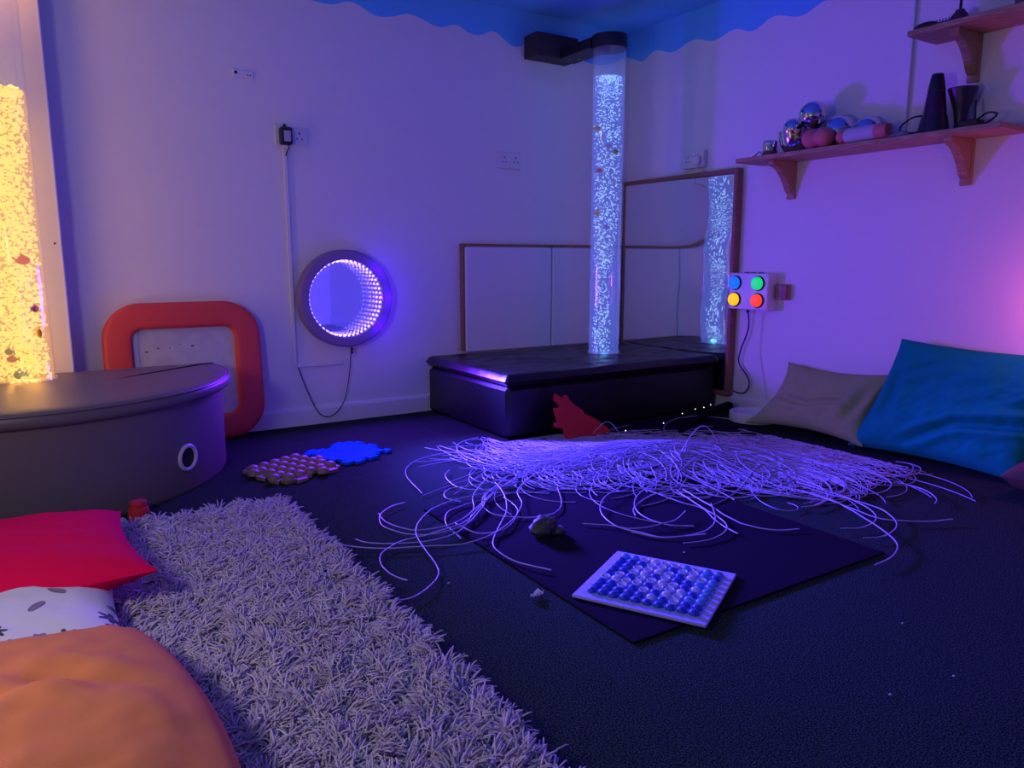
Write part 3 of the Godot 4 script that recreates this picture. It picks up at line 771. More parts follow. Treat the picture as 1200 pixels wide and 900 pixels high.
func floral() -> StandardMaterial3D:
	var im := Image.create(768, 640, false, Image.FORMAT_RGBA8)
	im.fill(lin(0.72, 0.70, 0.66))
	rng.seed = 77
	var cols := [lin(0.06, 0.09, 0.12), lin(0.12, 0.02, 0.05), lin(0.30, 0.02, 0.05), lin(0.05, 0.05, 0.07), lin(0.22, 0.16, 0.20), lin(0.10, 0.16, 0.20)]
	for k in 72:
		var c := Vector2(rng.randf() * 768, rng.randf() * 640); var s := rng.randf_range(20, 30); var col: Color = cols[k % 6]; var turn := rng.randf() * TAU
		var kind := k % 3
		for y in range(-30, 31):
			for x in range(-30, 31):
				var p := Vector2(x, y); var r := p.length(); var a := p.angle() + turn
				var inside := false; var mid := false
				if kind == 0: inside = r < s * (0.72 + 0.28 * cos(6.0 * a)); mid = r < s * 0.22
				elif kind == 1:
					var q := p.rotated(turn); inside = pow(q.x / s, 2) + pow(q.y / (s * 0.45), 2) < 1.0; mid = absf(q.y) < 1.0
				else: inside = r < s * 0.6 * (0.8 + 0.2 * cos(4.0 * a)); mid = r > s * 0.3 and r < s * 0.38
				var X := int(c.x) + x; var Y := int(c.y) + y
				if inside and X >= 0 and Y >= 0 and X < 768 and Y < 640: im.set_pixel(X, Y, col.lightened(0.25) if mid else col)
	var m := mat(Color.WHITE, 0.9)
	m.albedo_texture = ImageTexture.create_from_image(im)
	return m

func make_cushions() -> void:
	var r := thing("floor_cushion", "plump crimson red cushion lying over the flowered pillow", "cushion", "floor cushions")
	obj("cover", pillow(0.74, 0.56, 0.14, 3.2, 0.008, 1.0, lying(Vector3(-3.235, 0.100, 1.525), 0.04, -0.05, 0.02, 0.03), 44, 44, 0.06, [[0.2, 0.25, 0.85, 0.35, 0.03, 0.006], [0.5, 0.6, 0.95, 0.8, 0.03, 0.005]]), M.red_cloth, r)
	var f := thing("floor_cushion", "white flowered pillow squashed between the red and orange cushions", "pillow", "floor cushions")
	obj("cover", pillow(0.72, 0.58, 0.12, 3.0, 0.012, 2.0, lying(Vector3(-3.275, 0.075, 1.745), -0.05, 0.0, 0.0, 0.03)), floral(), f)
	var o := thing("floor_cushion", "large rounded orange beanbag cushion nearest the camera", "cushion", "floor cushions")
	obj("cover", pillow(0.66, 0.60, 0.19, 2.3, 0.012, 3.0, lying(Vector3(-3.215, 0.10, 2.335), 0.12, 0.0, 0.0, 0.03), 60, 60, -0.10, [[0.25, 0.62, 0.8, 0.42, 0.022, 0.012], [0.3, 0.85, 0.62, 0.5, 0.02, 0.010], [0.6, 0.3, 0.95, 0.6, 0.025, 0.009], [0.15, 0.3, 0.55, 0.2, 0.03, 0.010]]), M.orange_cloth, o)
	var k := thing("floor_cushion", "khaki cushion slumped against the wall beside the blue cushion", "cushion", "floor cushions")
	obj("cover", pillow(0.54, 0.40, 0.10, 3.0, 0.010, 4.0, leaning(Vector3(-0.25, 0.02, 1.17), Vector3(-0.21, 0.02, 1.74), Vector3(-0.045, 0.305, 1.235), Vector3(-0.05, 0.315, 1.78), 0.54, 0.40, 0.03), 60, 50, 0.17, [[0.12, 0.45, 0.5, 0.36, 0.018, 0.012], [0.45, 0.40, 0.75, 0.50, 0.016, 0.012], [0.78, 0.15, 0.86, 0.8, 0.022, 0.012], [0.2, 0.75, 0.42, 0.6, 0.02, 0.007]]), M.khaki_cloth, k)
	var b := thing("floor_cushion", "large teal blue cushion propped up against the wall", "cushion", "floor cushions")
	obj("cover", pillow(0.66, 0.52, 0.15, 3.4, 0.013, 6.0, leaning(Vector3(-0.195, 0.012, 1.665), Vector3(-0.185, 0.012, 2.31), Vector3(-0.075, 0.465, 1.79), Vector3(-0.07, 0.455, 2.44), 0.66, 0.52, 0.02), 76, 66, 0.07, [[0.34, 0.10, 0.62, 0.33, 0.020, 0.018], [0.60, 0.32, 0.98, 0.40, 0.020, 0.018], [0.17, 0.25, 0.14, 0.72, 0.022, 0.013], [0.14, 0.66, 0.36, 0.80, 0.020, 0.010], [0.80, 0.52, 0.98, 0.56, 0.018, 0.010]]), M.blue_cloth, b)
	var n := thing("floor_cushion", "brown cushion peeping out behind the large blue cushion", "cushion", "floor cushions")
	obj("cover", pillow(0.34, 0.36, 0.14, 3.0, 0.008, 8.0, lying(Vector3(-0.20, 0.075, 2.50), 0.1)), M.brown_cloth, n)

# ---------------------------------------------------------------- rug, mats and small things on the floor
func make_rug() -> void:
	var x0 := -3.62; var x1 := -2.425; var z0 := 1.15; var z1 := 3.15
	var t := thing("shaggy_rug", "grey mauve long-pile shaggy rug on the dark carpet", "rug", "", Vector3.ZERO)
	obj("backing", MB.new().loft(rounded(x0 + 0.015, z0 + 0.015, x1 - 0.015, z1, 0.05, 5), [Vector2(0, 0.0005), Vector2(0, 0.014)], true), mat(lin(0.16, 0.145, 0.15), 0.95), t)
	rng.seed = 5
	var tuft := MB.new().tube([Vector3(0, 0, 0), Vector3(0.03, 0.36, 0.0), Vector3(0.12, 0.68, 0.02), Vector3(0.30, 0.92, 0.03), Vector3(0.42, 0.99, 0.03)], 0.062, 4, 0.4).mesh()
	var where := []
	var cols := PackedColorArray()
	for i in 105000:
		var x := rng.randf_range(x0, x1); var z := rng.randf_range(z0, z1)
		if x < -3.2 and z > 1.5: continue
		var k := n3(Vector3(x, 0, z), 1000.0); var k2 := n3(Vector3(x, 7, z), 1000.0)
		var dirn := k * 5.0 + 0.7 + rng.randfn(0.0, 0.42)
		var tip := clampf(0.78 + k2 * 0.9 + rng.randfn(0, 0.16), 0.1, 1.3)
		var s := rng.randf_range(0.032, 0.050)
		var b := Basis(Vector3.UP, dirn) * Basis(Vector3(0, 0, 1), -tip) * Basis(Vector3.UP, rng.randf() * 0.6)
		where.append(Transform3D(b.scaled(Vector3(s, s, s)), Vector3(x, 0.010, z)))
		var c := clampf(0.55 + 0.08 * rng.randfn(), 0.35, 0.75)
		cols.append(Color(c, c * 0.88, c * 0.95))
	var pile := mat(Color.WHITE, 0.85)
	pile.vertex_color_use_as_albedo = true
	var mm := MultiMesh.new(); mm.transform_format = MultiMesh.TRANSFORM_3D; mm.use_colors = true; mm.mesh = tuft; mm.instance_count = where.size()
	for i in where.size():
		mm.set_instance_transform(i, where[i]); mm.set_instance_color(i, cols[i])
	var o := MultiMeshInstance3D.new(); o.name = "pile"; o.multimesh = mm; o.material_override = pile
	t.add_child(o, true); o.set_meta("kind", "stuff")

func jigsaw(size: float, tabs: Array) -> PackedVector2Array:
	# square outline with wedge tabs; tabs: for each side a list of +1 (out), -1 (in)
	var p := PackedVector2Array()
	var h := size / 2.0
	for s in 4:
		var rot := s * PI / 2
		var list: Array = tabs[s]
		p.append(Vector2(-h, -h).rotated(rot))
		var n := list.size()
		for k in n:
			var m := -h + size * (k + 0.75) / (n + 0.5)
			var w := size * 0.16 / n * 2.0; var d: float = size * 0.085 * list[k]
			for q in [[-w * 0.55, 0.0], [-w, -d * 0.85], [-w * 0.7, -d], [w * 0.7, -d], [w, -d * 0.85], [w * 0.55, 0.0]]:
				p.append(Vector2(m + q[0], -h + q[1]).rotated(rot))
	return p

func make_floor_things() -> void:
	# thin black mats
	var m1 := thing("black_mat", "thin black square mat under the tactile board", "mat", "thin black mats", Vector3(-1.605, 0, 1.92))
	obj("mat_sheet", MB.new().box(Vector3(0, 0.003, 0), Vector3(0.89, 0.006, 0.985), 0.0015), M.black_mat, m1)
	var m2 := thing("black_mat", "thin black mat reaching towards the khaki cushion", "mat", "thin black mats", Vector3(-0.70, 0, 1.34))
	obj("mat_sheet", MB.new().box(Vector3(0, 0.003, 0), Vector3(0.84, 0.006, 1.02), 0.0015), M.black_mat, m2)
	var m3 := thing("black_cloth", "corner of a black cloth lying on the bare carpet", "cloth", "", Vector3(-1.50, 0, 3.135))
	obj("cloth", MB.new().sheet(14, 14, func(u: float, v: float, s: float) -> Vector3:
		var x := (u - 0.5) * 0.34; var z := (v - 0.5) * 0.34
		return Vector3(x, 0.006 + 0.004 * s + 0.008 * (1.0 + n3(Vector3(x, 0, z), 700.0)) * (1.0 if s > 0 else 0.0), z).rotated(Vector3.UP, 0.6)), M.black_mat, m3)
	# foam jigsaw pieces
	var tA := [[1, -1, 1], [-1, 1, -1], [1, -1, 1], [1, 1, -1]]
	var flat := Transform3D(Basis(Vector3(1, 0, 0), Vector3(0, 0, 1), Vector3(0, 1, 0)), Vector3.ZERO)   # outline xy -> floor xz, depth up
	var a := thing("jigsaw_mat", "brown bobbly foam jigsaw piece on the carpet", "foam mat", "foam jigsaw pieces", Vector3(-2.27, 0, 0.765), 0.0)
	a.rotation.y = 0.42
	obj("foam_sheet", MB.new().extrude(jigsaw(0.25, tA), 0.001, 0.014, flat, 0.002), M.brown_foam, a)
	var bump := MB.new().lathe([Vector2(0.023, 0.0), Vector2(0.022, 0.008), Vector2(0.017, 0.016), Vector2(0.009, 0.020), Vector2(0, 0.021)], 14).mesh()
	for i in 5:
		for j in 5:
			obj("bump", bump, M.brown_foam, a, Vector3(-0.098 + 0.049 * i, 0.012, -0.098 + 0.049 * j))
	for q in [[-0.135, -0.05], [-0.135, 0.06], [0.03, 0.135], [0.135, 0.0]]: obj("bump", bump, M.brown_foam, a, Vector3(q[0] * 0.97, 0.011, q[1]))
	var b := thing("jigsaw_mat", "bright blue foam jigsaw piece joined to the brown piece", "foam mat", "foam jigsaw pieces", Vector3(-2.008, 0, 0.645))
	b.rotation.y = 0.42
	obj("foam_sheet", MB.new().extrude(jigsaw(0.25, [[1, -1, 1], [1, 1, -1], [-1, 1, 1], [-1, 1, -1]]), 0.001, 0.014, flat, 0.002), M.blue_foam, b)
	var r := thing("jigsaw_mat", "red foam jigsaw piece propped against the black platform", "foam mat", "foam jigsaw pieces", Vector3(-1.075, 0.003, 0.935))
	r.rotation.x = -0.42
	obj("foam_sheet", MB.new().extrude(PackedVector2Array([Vector2(-0.056, 0.212), Vector2(-0.024, 0.185), Vector2(-0.011, 0.201), Vector2(0.007, 0.193), Vector2(0.014, 0.170), Vector2(0.034, 0.149), Vector2(0.071, 0.120), Vector2(0.076, 0.103), Vector2(0.103, 0.090), Vector2(0.140, 0.065), Vector2(0.183, 0.027), Vector2(0.198, 0.000), Vector2(-0.051, 0.000), Vector2(-0.056, 0.052), Vector2(-0.099, 0.065), Vector2(-0.096, 0.084), Vector2(-0.078, 0.086), Vector2(-0.080, 0.149), Vector2(-0.062, 0.143), Vector2(-0.046, 0.153), Vector2(-0.056, 0.174), Vector2(-0.071, 0.180)]), 0.0, 0.012, Transform3D(), 0.001), M.red_foam, r)
	# stone
	var s := thing("dark_stone", "small dark pebble lying on the black mat", "stone", "", Vector3(-1.865, 0.006, 1.815))
	var st := MB.new().ball(Vector3(0, 0.024, 0), 0.034, 22, 14, Vector3(1.15, 0.78, 0.9))
	for i in st.v.size():
		var p := st.v[i]
		p += (p - Vector3(0, 0.022, 0)) * (0.45 * n3(p, 2600.0) + 0.2 * n3(p, 6000.0))
		p.x += 0.012 * (p.y / 0.05)
		st.v[i] = Vector3(p.x, maxf(p.y, 0.0), p.z)
	obj("stone", st, mat(lin(0.05, 0.06, 0.05), 0.6), s)
	var st2 := MB.new().ball(Vector3(0, 0.012, 0), 0.016, 14, 10, Vector3(1.1, 0.8, 1))
	var s2 := thing("dark_stone", "tiny dark pebble touching the bigger pebble on black mat", "stone", "", Vector3(-1.820, 0.006, 1.838))
	for i in st2.v.size():
		var p := st2.v[i]
		p += (p - Vector3(0, 0.012, 0)) * 0.4 * n3(p + Vector3(1, 0, 0), 5000.0)
		st2.v[i] = Vector3(p.x, maxf(p.y, 0.0), p.z)
	obj("stone", st2, mat(lin(0.05, 0.055, 0.05), 0.6), s2)
	# scrap of paper
	var c := thing("paper_scrap", "crumpled white paper scrap by the edge of the mat", "paper", "", Vector3(-2.094, 0, 2.125))
	obj("paper", MB.new().sheet(6, 6, func(u: float, v: float, sd: float) -> Vector3:
		return Vector3((u - 0.5) * 0.034, 0.006 + 0.006 * absf(n3(Vector3(u, v, 0), 240.0)) * 3.0 + 0.0005 * sd, (v - 0.5) * 0.02).rotated(Vector3.UP, 0.5), true), mat(lin(0.6, 0.58, 0.55), 0.9), c)
	var crumb := mat(lin(0.65, 0.63, 0.6), 0.9)
	var seen := ["tiny white crumb on the carpet between rug and mat", "tiny white crumb on the carpet beside the paper scrap", "tiny white crumb on the black mat above the board", "tiny pale crumb on the bare carpet right of board", "tiny pale crumb on bare carpet near the black cloth", "tiny pale crumb far out on the bare carpet"]
	var spots := [Vector3(-2.235, 0.003, 1.95), Vector3(-2.03, 0.003, 2.0), Vector3(-1.62, 0.009, 2.13), Vector3(-1.50, 0.003, 2.66), Vector3(-1.78, 0.003, 2.80), Vector3(-1.62, 0.003, 2.83)]
	for i in 6:
		var q := thing("crumb", seen[i], "crumb", "crumbs on the floor", spots[i])
		obj("crumb", MB.new().ball(Vector3.ZERO, 0.0026, 8, 5, Vector3(1.3, 0.7, 0.9)), crumb, q)
	# round white tub
	var t := thing("white_tub", "shallow round white tub on the floor by the wall", "tub", "", Vector3(-0.118, 0.006, 1.105))
	obj("tub", MB.new().lathe([Vector2(0.108, 0.0), Vector2(0.112, 0.003), Vector2(0.112, 0.042), Vector2(0.110, 0.045), Vector2(0.104, 0.045), Vector2(0.102, 0.042), Vector2(0.102, 0.030), Vector2(0.095, 0.026), Vector2(0.0, 0.026)], 56), M.gloss_white, t)

func make_board() -> void:
	# tactile board: corner points on the floor give its place and turn
	var A := Vector3(-1.776, 0, 2.031); var B := Vector3(-1.623, 0, 2.301); var D := Vector3(-2.03, 0, 2.181)
	var C := Vector3(-1.878, 0, 2.46)
	var ctr := (A + B + C + D) / 4.0
	var ex := ((B - A) + (C - D)).normalized()
	var t := thing("tactile_board", "white square board covered with raised blue and clear studs", "board", "", Vector3(ctr.x, 0.006, ctr.z))
	t.basis = Basis(ex, Vector3.UP, ex.cross(Vector3.UP).normalized())
	var w := 0.312; var d := 0.300
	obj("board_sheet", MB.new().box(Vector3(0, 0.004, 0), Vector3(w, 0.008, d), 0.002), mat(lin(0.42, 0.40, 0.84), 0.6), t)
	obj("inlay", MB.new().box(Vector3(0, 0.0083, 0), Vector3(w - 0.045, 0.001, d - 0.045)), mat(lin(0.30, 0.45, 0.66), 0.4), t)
	var rows := ["LLWWWWLWLL", "DDDWWDWWLD", "DDWWWWDWWL", "DDWWDWDDLL", "DWDWWWWDWL", "WWWWDWWWDL", "DDWDWDWWLL", "DDDDDWDWDD", "DDDDDDDDDD"]
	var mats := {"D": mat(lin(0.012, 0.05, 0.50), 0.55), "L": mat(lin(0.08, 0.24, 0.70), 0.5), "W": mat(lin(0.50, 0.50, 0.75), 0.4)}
	var dome := MB.new().lathe([Vector2(0.0118, 0.0), Vector2(0.0114, 0.004), Vector2(0.009, 0.0085), Vector2(0.005, 0.0108), Vector2(0, 0.0115)], 12).mesh()
	var ringm := MB.new().lathe([Vector2(0.0085, 0.0), Vector2(0.0118, 0.0), Vector2(0.0118, 0.006), Vector2(0.0105, 0.0075), Vector2(0.0090, 0.006)], 14, Transform3D(), true).mesh()
	for j in 9:
		for i in 10:
			var ch: String = rows[j][i]
			var at := Vector3(-w / 2 + 0.036 + 0.0267 * i, 0.0083, -d / 2 + 0.036 + 0.0285 * j)
			obj("stud", ringm if ch == "W" and (i + j) % 3 else dome, mats[ch], t, at)

# ---------------------------------------------------------------- fibre-optic strands
func strand_points(flat: Array, lift: float) -> Array:
	var p := []
	for i in range(0, flat.size(), 2): p.append(Vector3(flat[i], 0.0095, flat[i + 1]))
	p = smooth(p, 6)
	for i in p.size():
		var k := float(i) / (p.size() - 1)
		p[i].y += lift * smoothstep(0.35, 1.0, k) + 0.004 * (1.0 + n3(p[i], 300.0))
	return p

func make_fibres() -> void:
	var traced := [
		[-2.409, 1.509, -2.374, 1.606, -2.302, 1.671, -2.201, 1.726, -2.102, 1.768, -2.009, 1.764, -1.894, 1.702, -1.792, 1.6, -1.733, 1.485, -1.575, 1.353],
		[-2.331, 1.577, -2.308, 1.624, -2.237, 1.674, -2.155, 1.701, -2.055, 1.682, -1.94, 1.554, -1.871, 1.432, -1.712, 1.266],
		[-2.081, 1.356, -2.142, 1.377, -2.199, 1.434, -2.226, 1.519, -2.213, 1.582, -2.177, 1.639, -2.113, 1.672, -2.019, 1.651, -1.9, 1.547, -1.835, 1.455, -1.679, 1.328],
		[-2.193, 1.408, -2.204, 1.49, -2.188, 1.565, -2.146, 1.611, -2.061, 1.624, -1.956, 1.574, -1.796, 1.444, -1.534, 1.294],
		[-2.405, 1.982, -2.35, 1.991, -2.294, 1.964, -2.242, 1.91, -2.218, 1.843, -2.2, 1.741, -2.173, 1.634, -2.124, 1.555, -2.047, 1.485, -1.949, 1.451, -1.843, 1.45, -1.682, 1.406],
		[-2.323, 1.904, -2.342, 1.857, -2.34, 1.786, -2.318, 1.724, -2.274, 1.682, -2.224, 1.665, -2.127, 1.663, -2.007, 1.63, -1.843, 1.485, -1.68, 1.367],
		[-1.994, 2.042, -2.024, 1.988, -2.043, 1.922, -2.039, 1.844, -2.01, 1.789, -1.935, 1.704, -1.868, 1.63, -1.8, 1.512, -1.748, 1.364],
		[-2.079, 1.727, -2.072, 1.645, -2.049, 1.574, -2.003, 1.513, -1.925, 1.482, -1.835, 1.472, -1.7, 1.469],
		[-1.721, 1.818, -1.672, 1.866, -1.635, 1.923, -1.583, 1.951, -1.49, 1.96, -1.407, 1.924],
		[-1.481, 2.075, -1.592, 2.03, -1.632, 1.957, -1.654, 1.883, -1.623, 1.786, -1.563, 1.713, -1.48, 1.664, -1.321, 1.596],
		[-1.576, 1.492, -1.662, 1.634, -1.736, 1.699, -1.809, 1.698, -1.879, 1.647, -1.906, 1.591, -1.876, 1.497, -1.797, 1.408, -1.645, 1.35],
		[-1.446, 0.722, -1.541, 0.753, -1.607, 0.826, -1.648, 0.961, -1.653, 1.104, -1.622, 1.238],
		[-1.79, 1.109, -1.837, 1.166, -1.864, 1.27, -1.853, 1.353, -1.797, 1.408, -1.682, 1.406],
		[-1.927, 1.448, -1.952, 1.398, -1.931, 1.341, -1.886, 1.313, -1.821, 1.336, -1.747, 1.344, -1.59, 1.302],
		[-1.788, 1.485, -1.796, 1.548, -1.825, 1.627, -1.933, 1.733, -2.025, 1.728, -2.041, 1.622],
		[-1.544, 1.852, -1.505, 1.799, -1.437, 1.76, -1.372, 1.75, -1.288, 1.768],
		[-0.765, 2.387, -0.875, 2.337, -0.937, 2.268, -0.929, 2.15, -0.927, 2.068, -0.944, 1.951, -1.006, 1.837],
		[-1.276, 2.458, -1.205, 2.455, -1.124, 2.427, -1.064, 2.379, -1.009, 2.295, -0.951, 2.184, -0.912, 2.078, -0.912, 1.972],
		[-1.131, 2.332, -1.077, 2.353, -0.997, 2.343, -0.925, 2.305, -0.869, 2.236, -0.858, 2.163, -0.87, 2.07, -0.885, 1.952],
		[-1.113, 2.25, -1.066, 2.277, -0.994, 2.276, -0.928, 2.244, -0.889, 2.192, -0.865, 2.108, -0.867, 2.037, -0.874, 1.921],
		[-0.664, 2.28, -0.608, 2.254, -0.558, 2.197, -0.538, 2.127, -0.572, 2.066, -0.599, 1.976, -0.653, 1.899, -0.743, 1.798],
		[-0.278, 1.923, -0.275, 1.983, -0.369, 2.037, -0.472, 2.048, -0.547, 2.009, -0.6, 1.933, -0.606, 1.795],
		[-0.265, 1.966, -0.287, 2.022, -0.366, 2.061, -0.416, 2.063, -0.506, 2.026, -0.55, 1.922],
		[-1.224, 2.193, -1.29, 2.156, -1.322, 2.081, -1.314, 1.998, -1.288, 1.905, -1.25, 1.756],
		[-1.403, 2.124, -1.39, 2.066, -1.362, 1.997, -1.323, 1.915, -1.343, 1.837, -1.346, 1.695],
		[-1.581, 2.088, -1.517, 2.108, -1.441, 2.101, -1.377, 2.06, -1.346, 1.993, -1.333, 1.924, -1.288, 1.768],
		[-1.648, 1.95, -1.605, 2.021, -1.53, 2.056, -1.449, 2.055, -1.368, 2.008, -1.28, 1.91],
		[-1.459, 2.01, -1.519, 1.955, -1.525, 1.864, -1.485, 1.78, -1.391, 1.703, -1.246, 1.644],
		[-0.329, 1.596, -0.338, 1.49, -0.399, 1.421, -0.502, 1.445, -0.672, 1.557],
		[-0.697, 1.104, -0.601, 0.995, -0.449, 0.906, -0.306, 0.918, -0.239, 1.04, -0.22, 1.128],
		[-0.54, 1.766, -0.476, 1.708, -0.461, 1.638, -0.5, 1.614, -0.65, 1.622],
		[-0.785, 2.071, -0.731, 2.113, -0.637, 2.11, -0.57, 2.075, -0.547, 2.009, -0.533, 1.865],
		[-1.007, 2.084, -0.886, 2.06, -0.814, 2.016, -0.762, 1.953, -0.753, 1.878, -0.794, 1.788],
		[-0.94, 2.077, -0.799, 2.044, -0.723, 1.998, -0.683, 1.943, -0.689, 1.855],
		[-1.05, 2.073, -0.98, 2.085, -0.893, 2.055, -0.836, 1.983, -0.834, 1.867]
	]
	var t := thing("fibre_optic_bundle", "sprawling tangle of pale fibre-optic strands across the black mats", "fibre optics")
	rng.seed = 21
	for i in traced.size():
		obj("strand", MB.new().tube(strand_points(traced[i], rng.randf_range(0.002, 0.016)), 0.0019, 5), M.fibre, t)
	# two strands stand up in hoops over the tangle
	for hoop in [[Vector3(-1.02, 0.02, 1.50), Vector3(-0.80, 0.02, 1.52), 0.13], [Vector3(-1.02, 0.03, 0.99), Vector3(-0.93, 0.03, 1.06), 0.055]]:
		var pts := []
		for k in 25:
			var a := PI * k / 24.0
			var q: Vector3 = hoop[0].lerp(hoop[1], 0.5 - 0.5 * cos(a))
			pts.append(q + Vector3(0, sin(a) * hoop[2], 0.02 * sin(2 * a)))
		obj("strand", MB.new().tube(pts, 0.0019, 5), M.fibre, t)
	var ax := Vector3(0.843, 0, 0.538)                       # the tangle's long direction
	var cr := Vector3(-0.538, 0, 0.843)
	var centre := Vector3(-0.99, 0, 1.38)
	var mb := MB.new()
	for s in 620:
		var wide := rng.randf() < 0.30
		var c := centre + ax * rng.randfn(0.06, 0.30 if wide else 0.20) + cr * rng.randfn(0.0, 0.14 if wide else 0.085)
		var base_h := rng.randf() * 0.055
		var head := atan2(ax.z, ax.x) + rng.randfn(0.0, 0.55 if wide else 0.28)
		var halves := [[], []]
		for side in 2:
			var p := c; var h := head + PI * side
			var k := rng.randfn(0.0, 1.5); var kk := rng.randfn(0.0, 2.6)
			var n := rng.randi_range(16, 34)
			for i in n:
				var q := float(i) / n
				var off := p - (Vector3(-0.985, 0, 1.42))
				var e := Vector2(off.dot(ax) / 0.53, off.dot(cr) / 0.27).length()
				var bend := k + kk * q * q * 3.5
				if e > 0.8:                                # curls back at the rim of the heap
					var inward := atan2(-off.z, -off.x)
					bend += clampf(angle_difference(h, inward), -1.0, 1.0) * 6.0 * (e - 0.8)
				h += bend * 0.024
				p += Vector3(cos(h), 0, sin(h)) * 0.024
				if p.x > -1.40: p.z = maxf(p.z, 0.845)
				p.x = minf(p.x, -0.30 - 0.05 * rng.randf())
				var mound := exp(-1.6 * e * e)
				halves[side].append(Vector3(p.x, 0.009 + base_h * mound + 0.010 * mound * (1.0 + n3(Vector3(p.x, s * 0.37, p.z), 500.0)), p.z))
		halves[0].reverse()
		mb.tube(halves[0] + [Vector3(c.x, halves[1][0].y, c.z)] + halves[1], 0.0014, 4)
	var g := obj("tangle", mb, M.fibre, t)
	g.set_meta("kind", "stuff")
	obj("harness", MB.new().tube(smooth([Vector3(-0.06, 0.03, 0.90), Vector3(-0.10, 0.05, 0.93), Vector3(-0.22, 0.04, 0.95), Vector3(-0.42, 0.025, 1.02), Vector3(-0.62, 0.02, 1.12)], 8), 0.022, 10, 0.6), M.black_cloth, t)
	var tipm := glow(lin(0.8, 0.75, 1.0), 2.5, lin(0.7, 0.7, 0.7))
	for q in [[-0.63, 1.02], [-0.42, 0.93], [-0.30, 0.90], [-0.24, 0.90], [-0.16, 0.87], [-0.15, 0.93], [-0.86, 1.02]]:
		obj("glowing_tip", MB.new().ball(Vector3(q[0], 0.05 - 0.03 * absf(q[0] + 0.2), q[1]), 0.0025, 8, 6), tipm, t)

# ---------------------------------------------------------------- shelves and what stands on them
func shelf(label: String, y: float, z0: float, z1: float, brackets: Array) -> void:
	var t := thing("wall_shelf", label, "shelf", "wooden wall shelves", Vector3(0, y, z0))
	obj("board", MB.new().box(Vector3(-0.1, 0.010, (z1 - z0) / 2), Vector3(0.2, 0.020, z1 - z0), 0.002), M.wood, t)
	var prof := PackedVector2Array([Vector2(0.016, 0.0), Vector2(0.165, 0.0), Vector2(0.165, -0.018)])
	for k in 9:
		var q := k / 8.0
		prof.append(Vector2(lerpf(0.150, 0.040, pow(q, 0.75)), lerpf(-0.026, -0.128, pow(q, 1.35))))
	prof.append(Vector2(0.030, -0.140)); prof.append(Vector2(0.016, -0.140))
	for z in brackets:
		var at := Transform3D(Basis(Vector3(-1, 0, 0), Vector3(0, 1, 0), Vector3(0, 0, 1)), Vector3(0, 0, z - z0))
		var b := obj("bracket", MB.new().extrude(prof, -0.016, 0.016, at, 0.002), M.wood, t)
		obj("back_plate", MB.new().box(Vector3(-0.0085, -0.084, z - z0), Vector3(0.016, 0.166, 0.040), 0.002), M.wood, b)
		obj("screw", MB.new().ball(Vector3(-0.0165, -0.155, z - z0), 0.0035, 8, 6, Vector3(0.5, 1, 1)), M.steel, b)

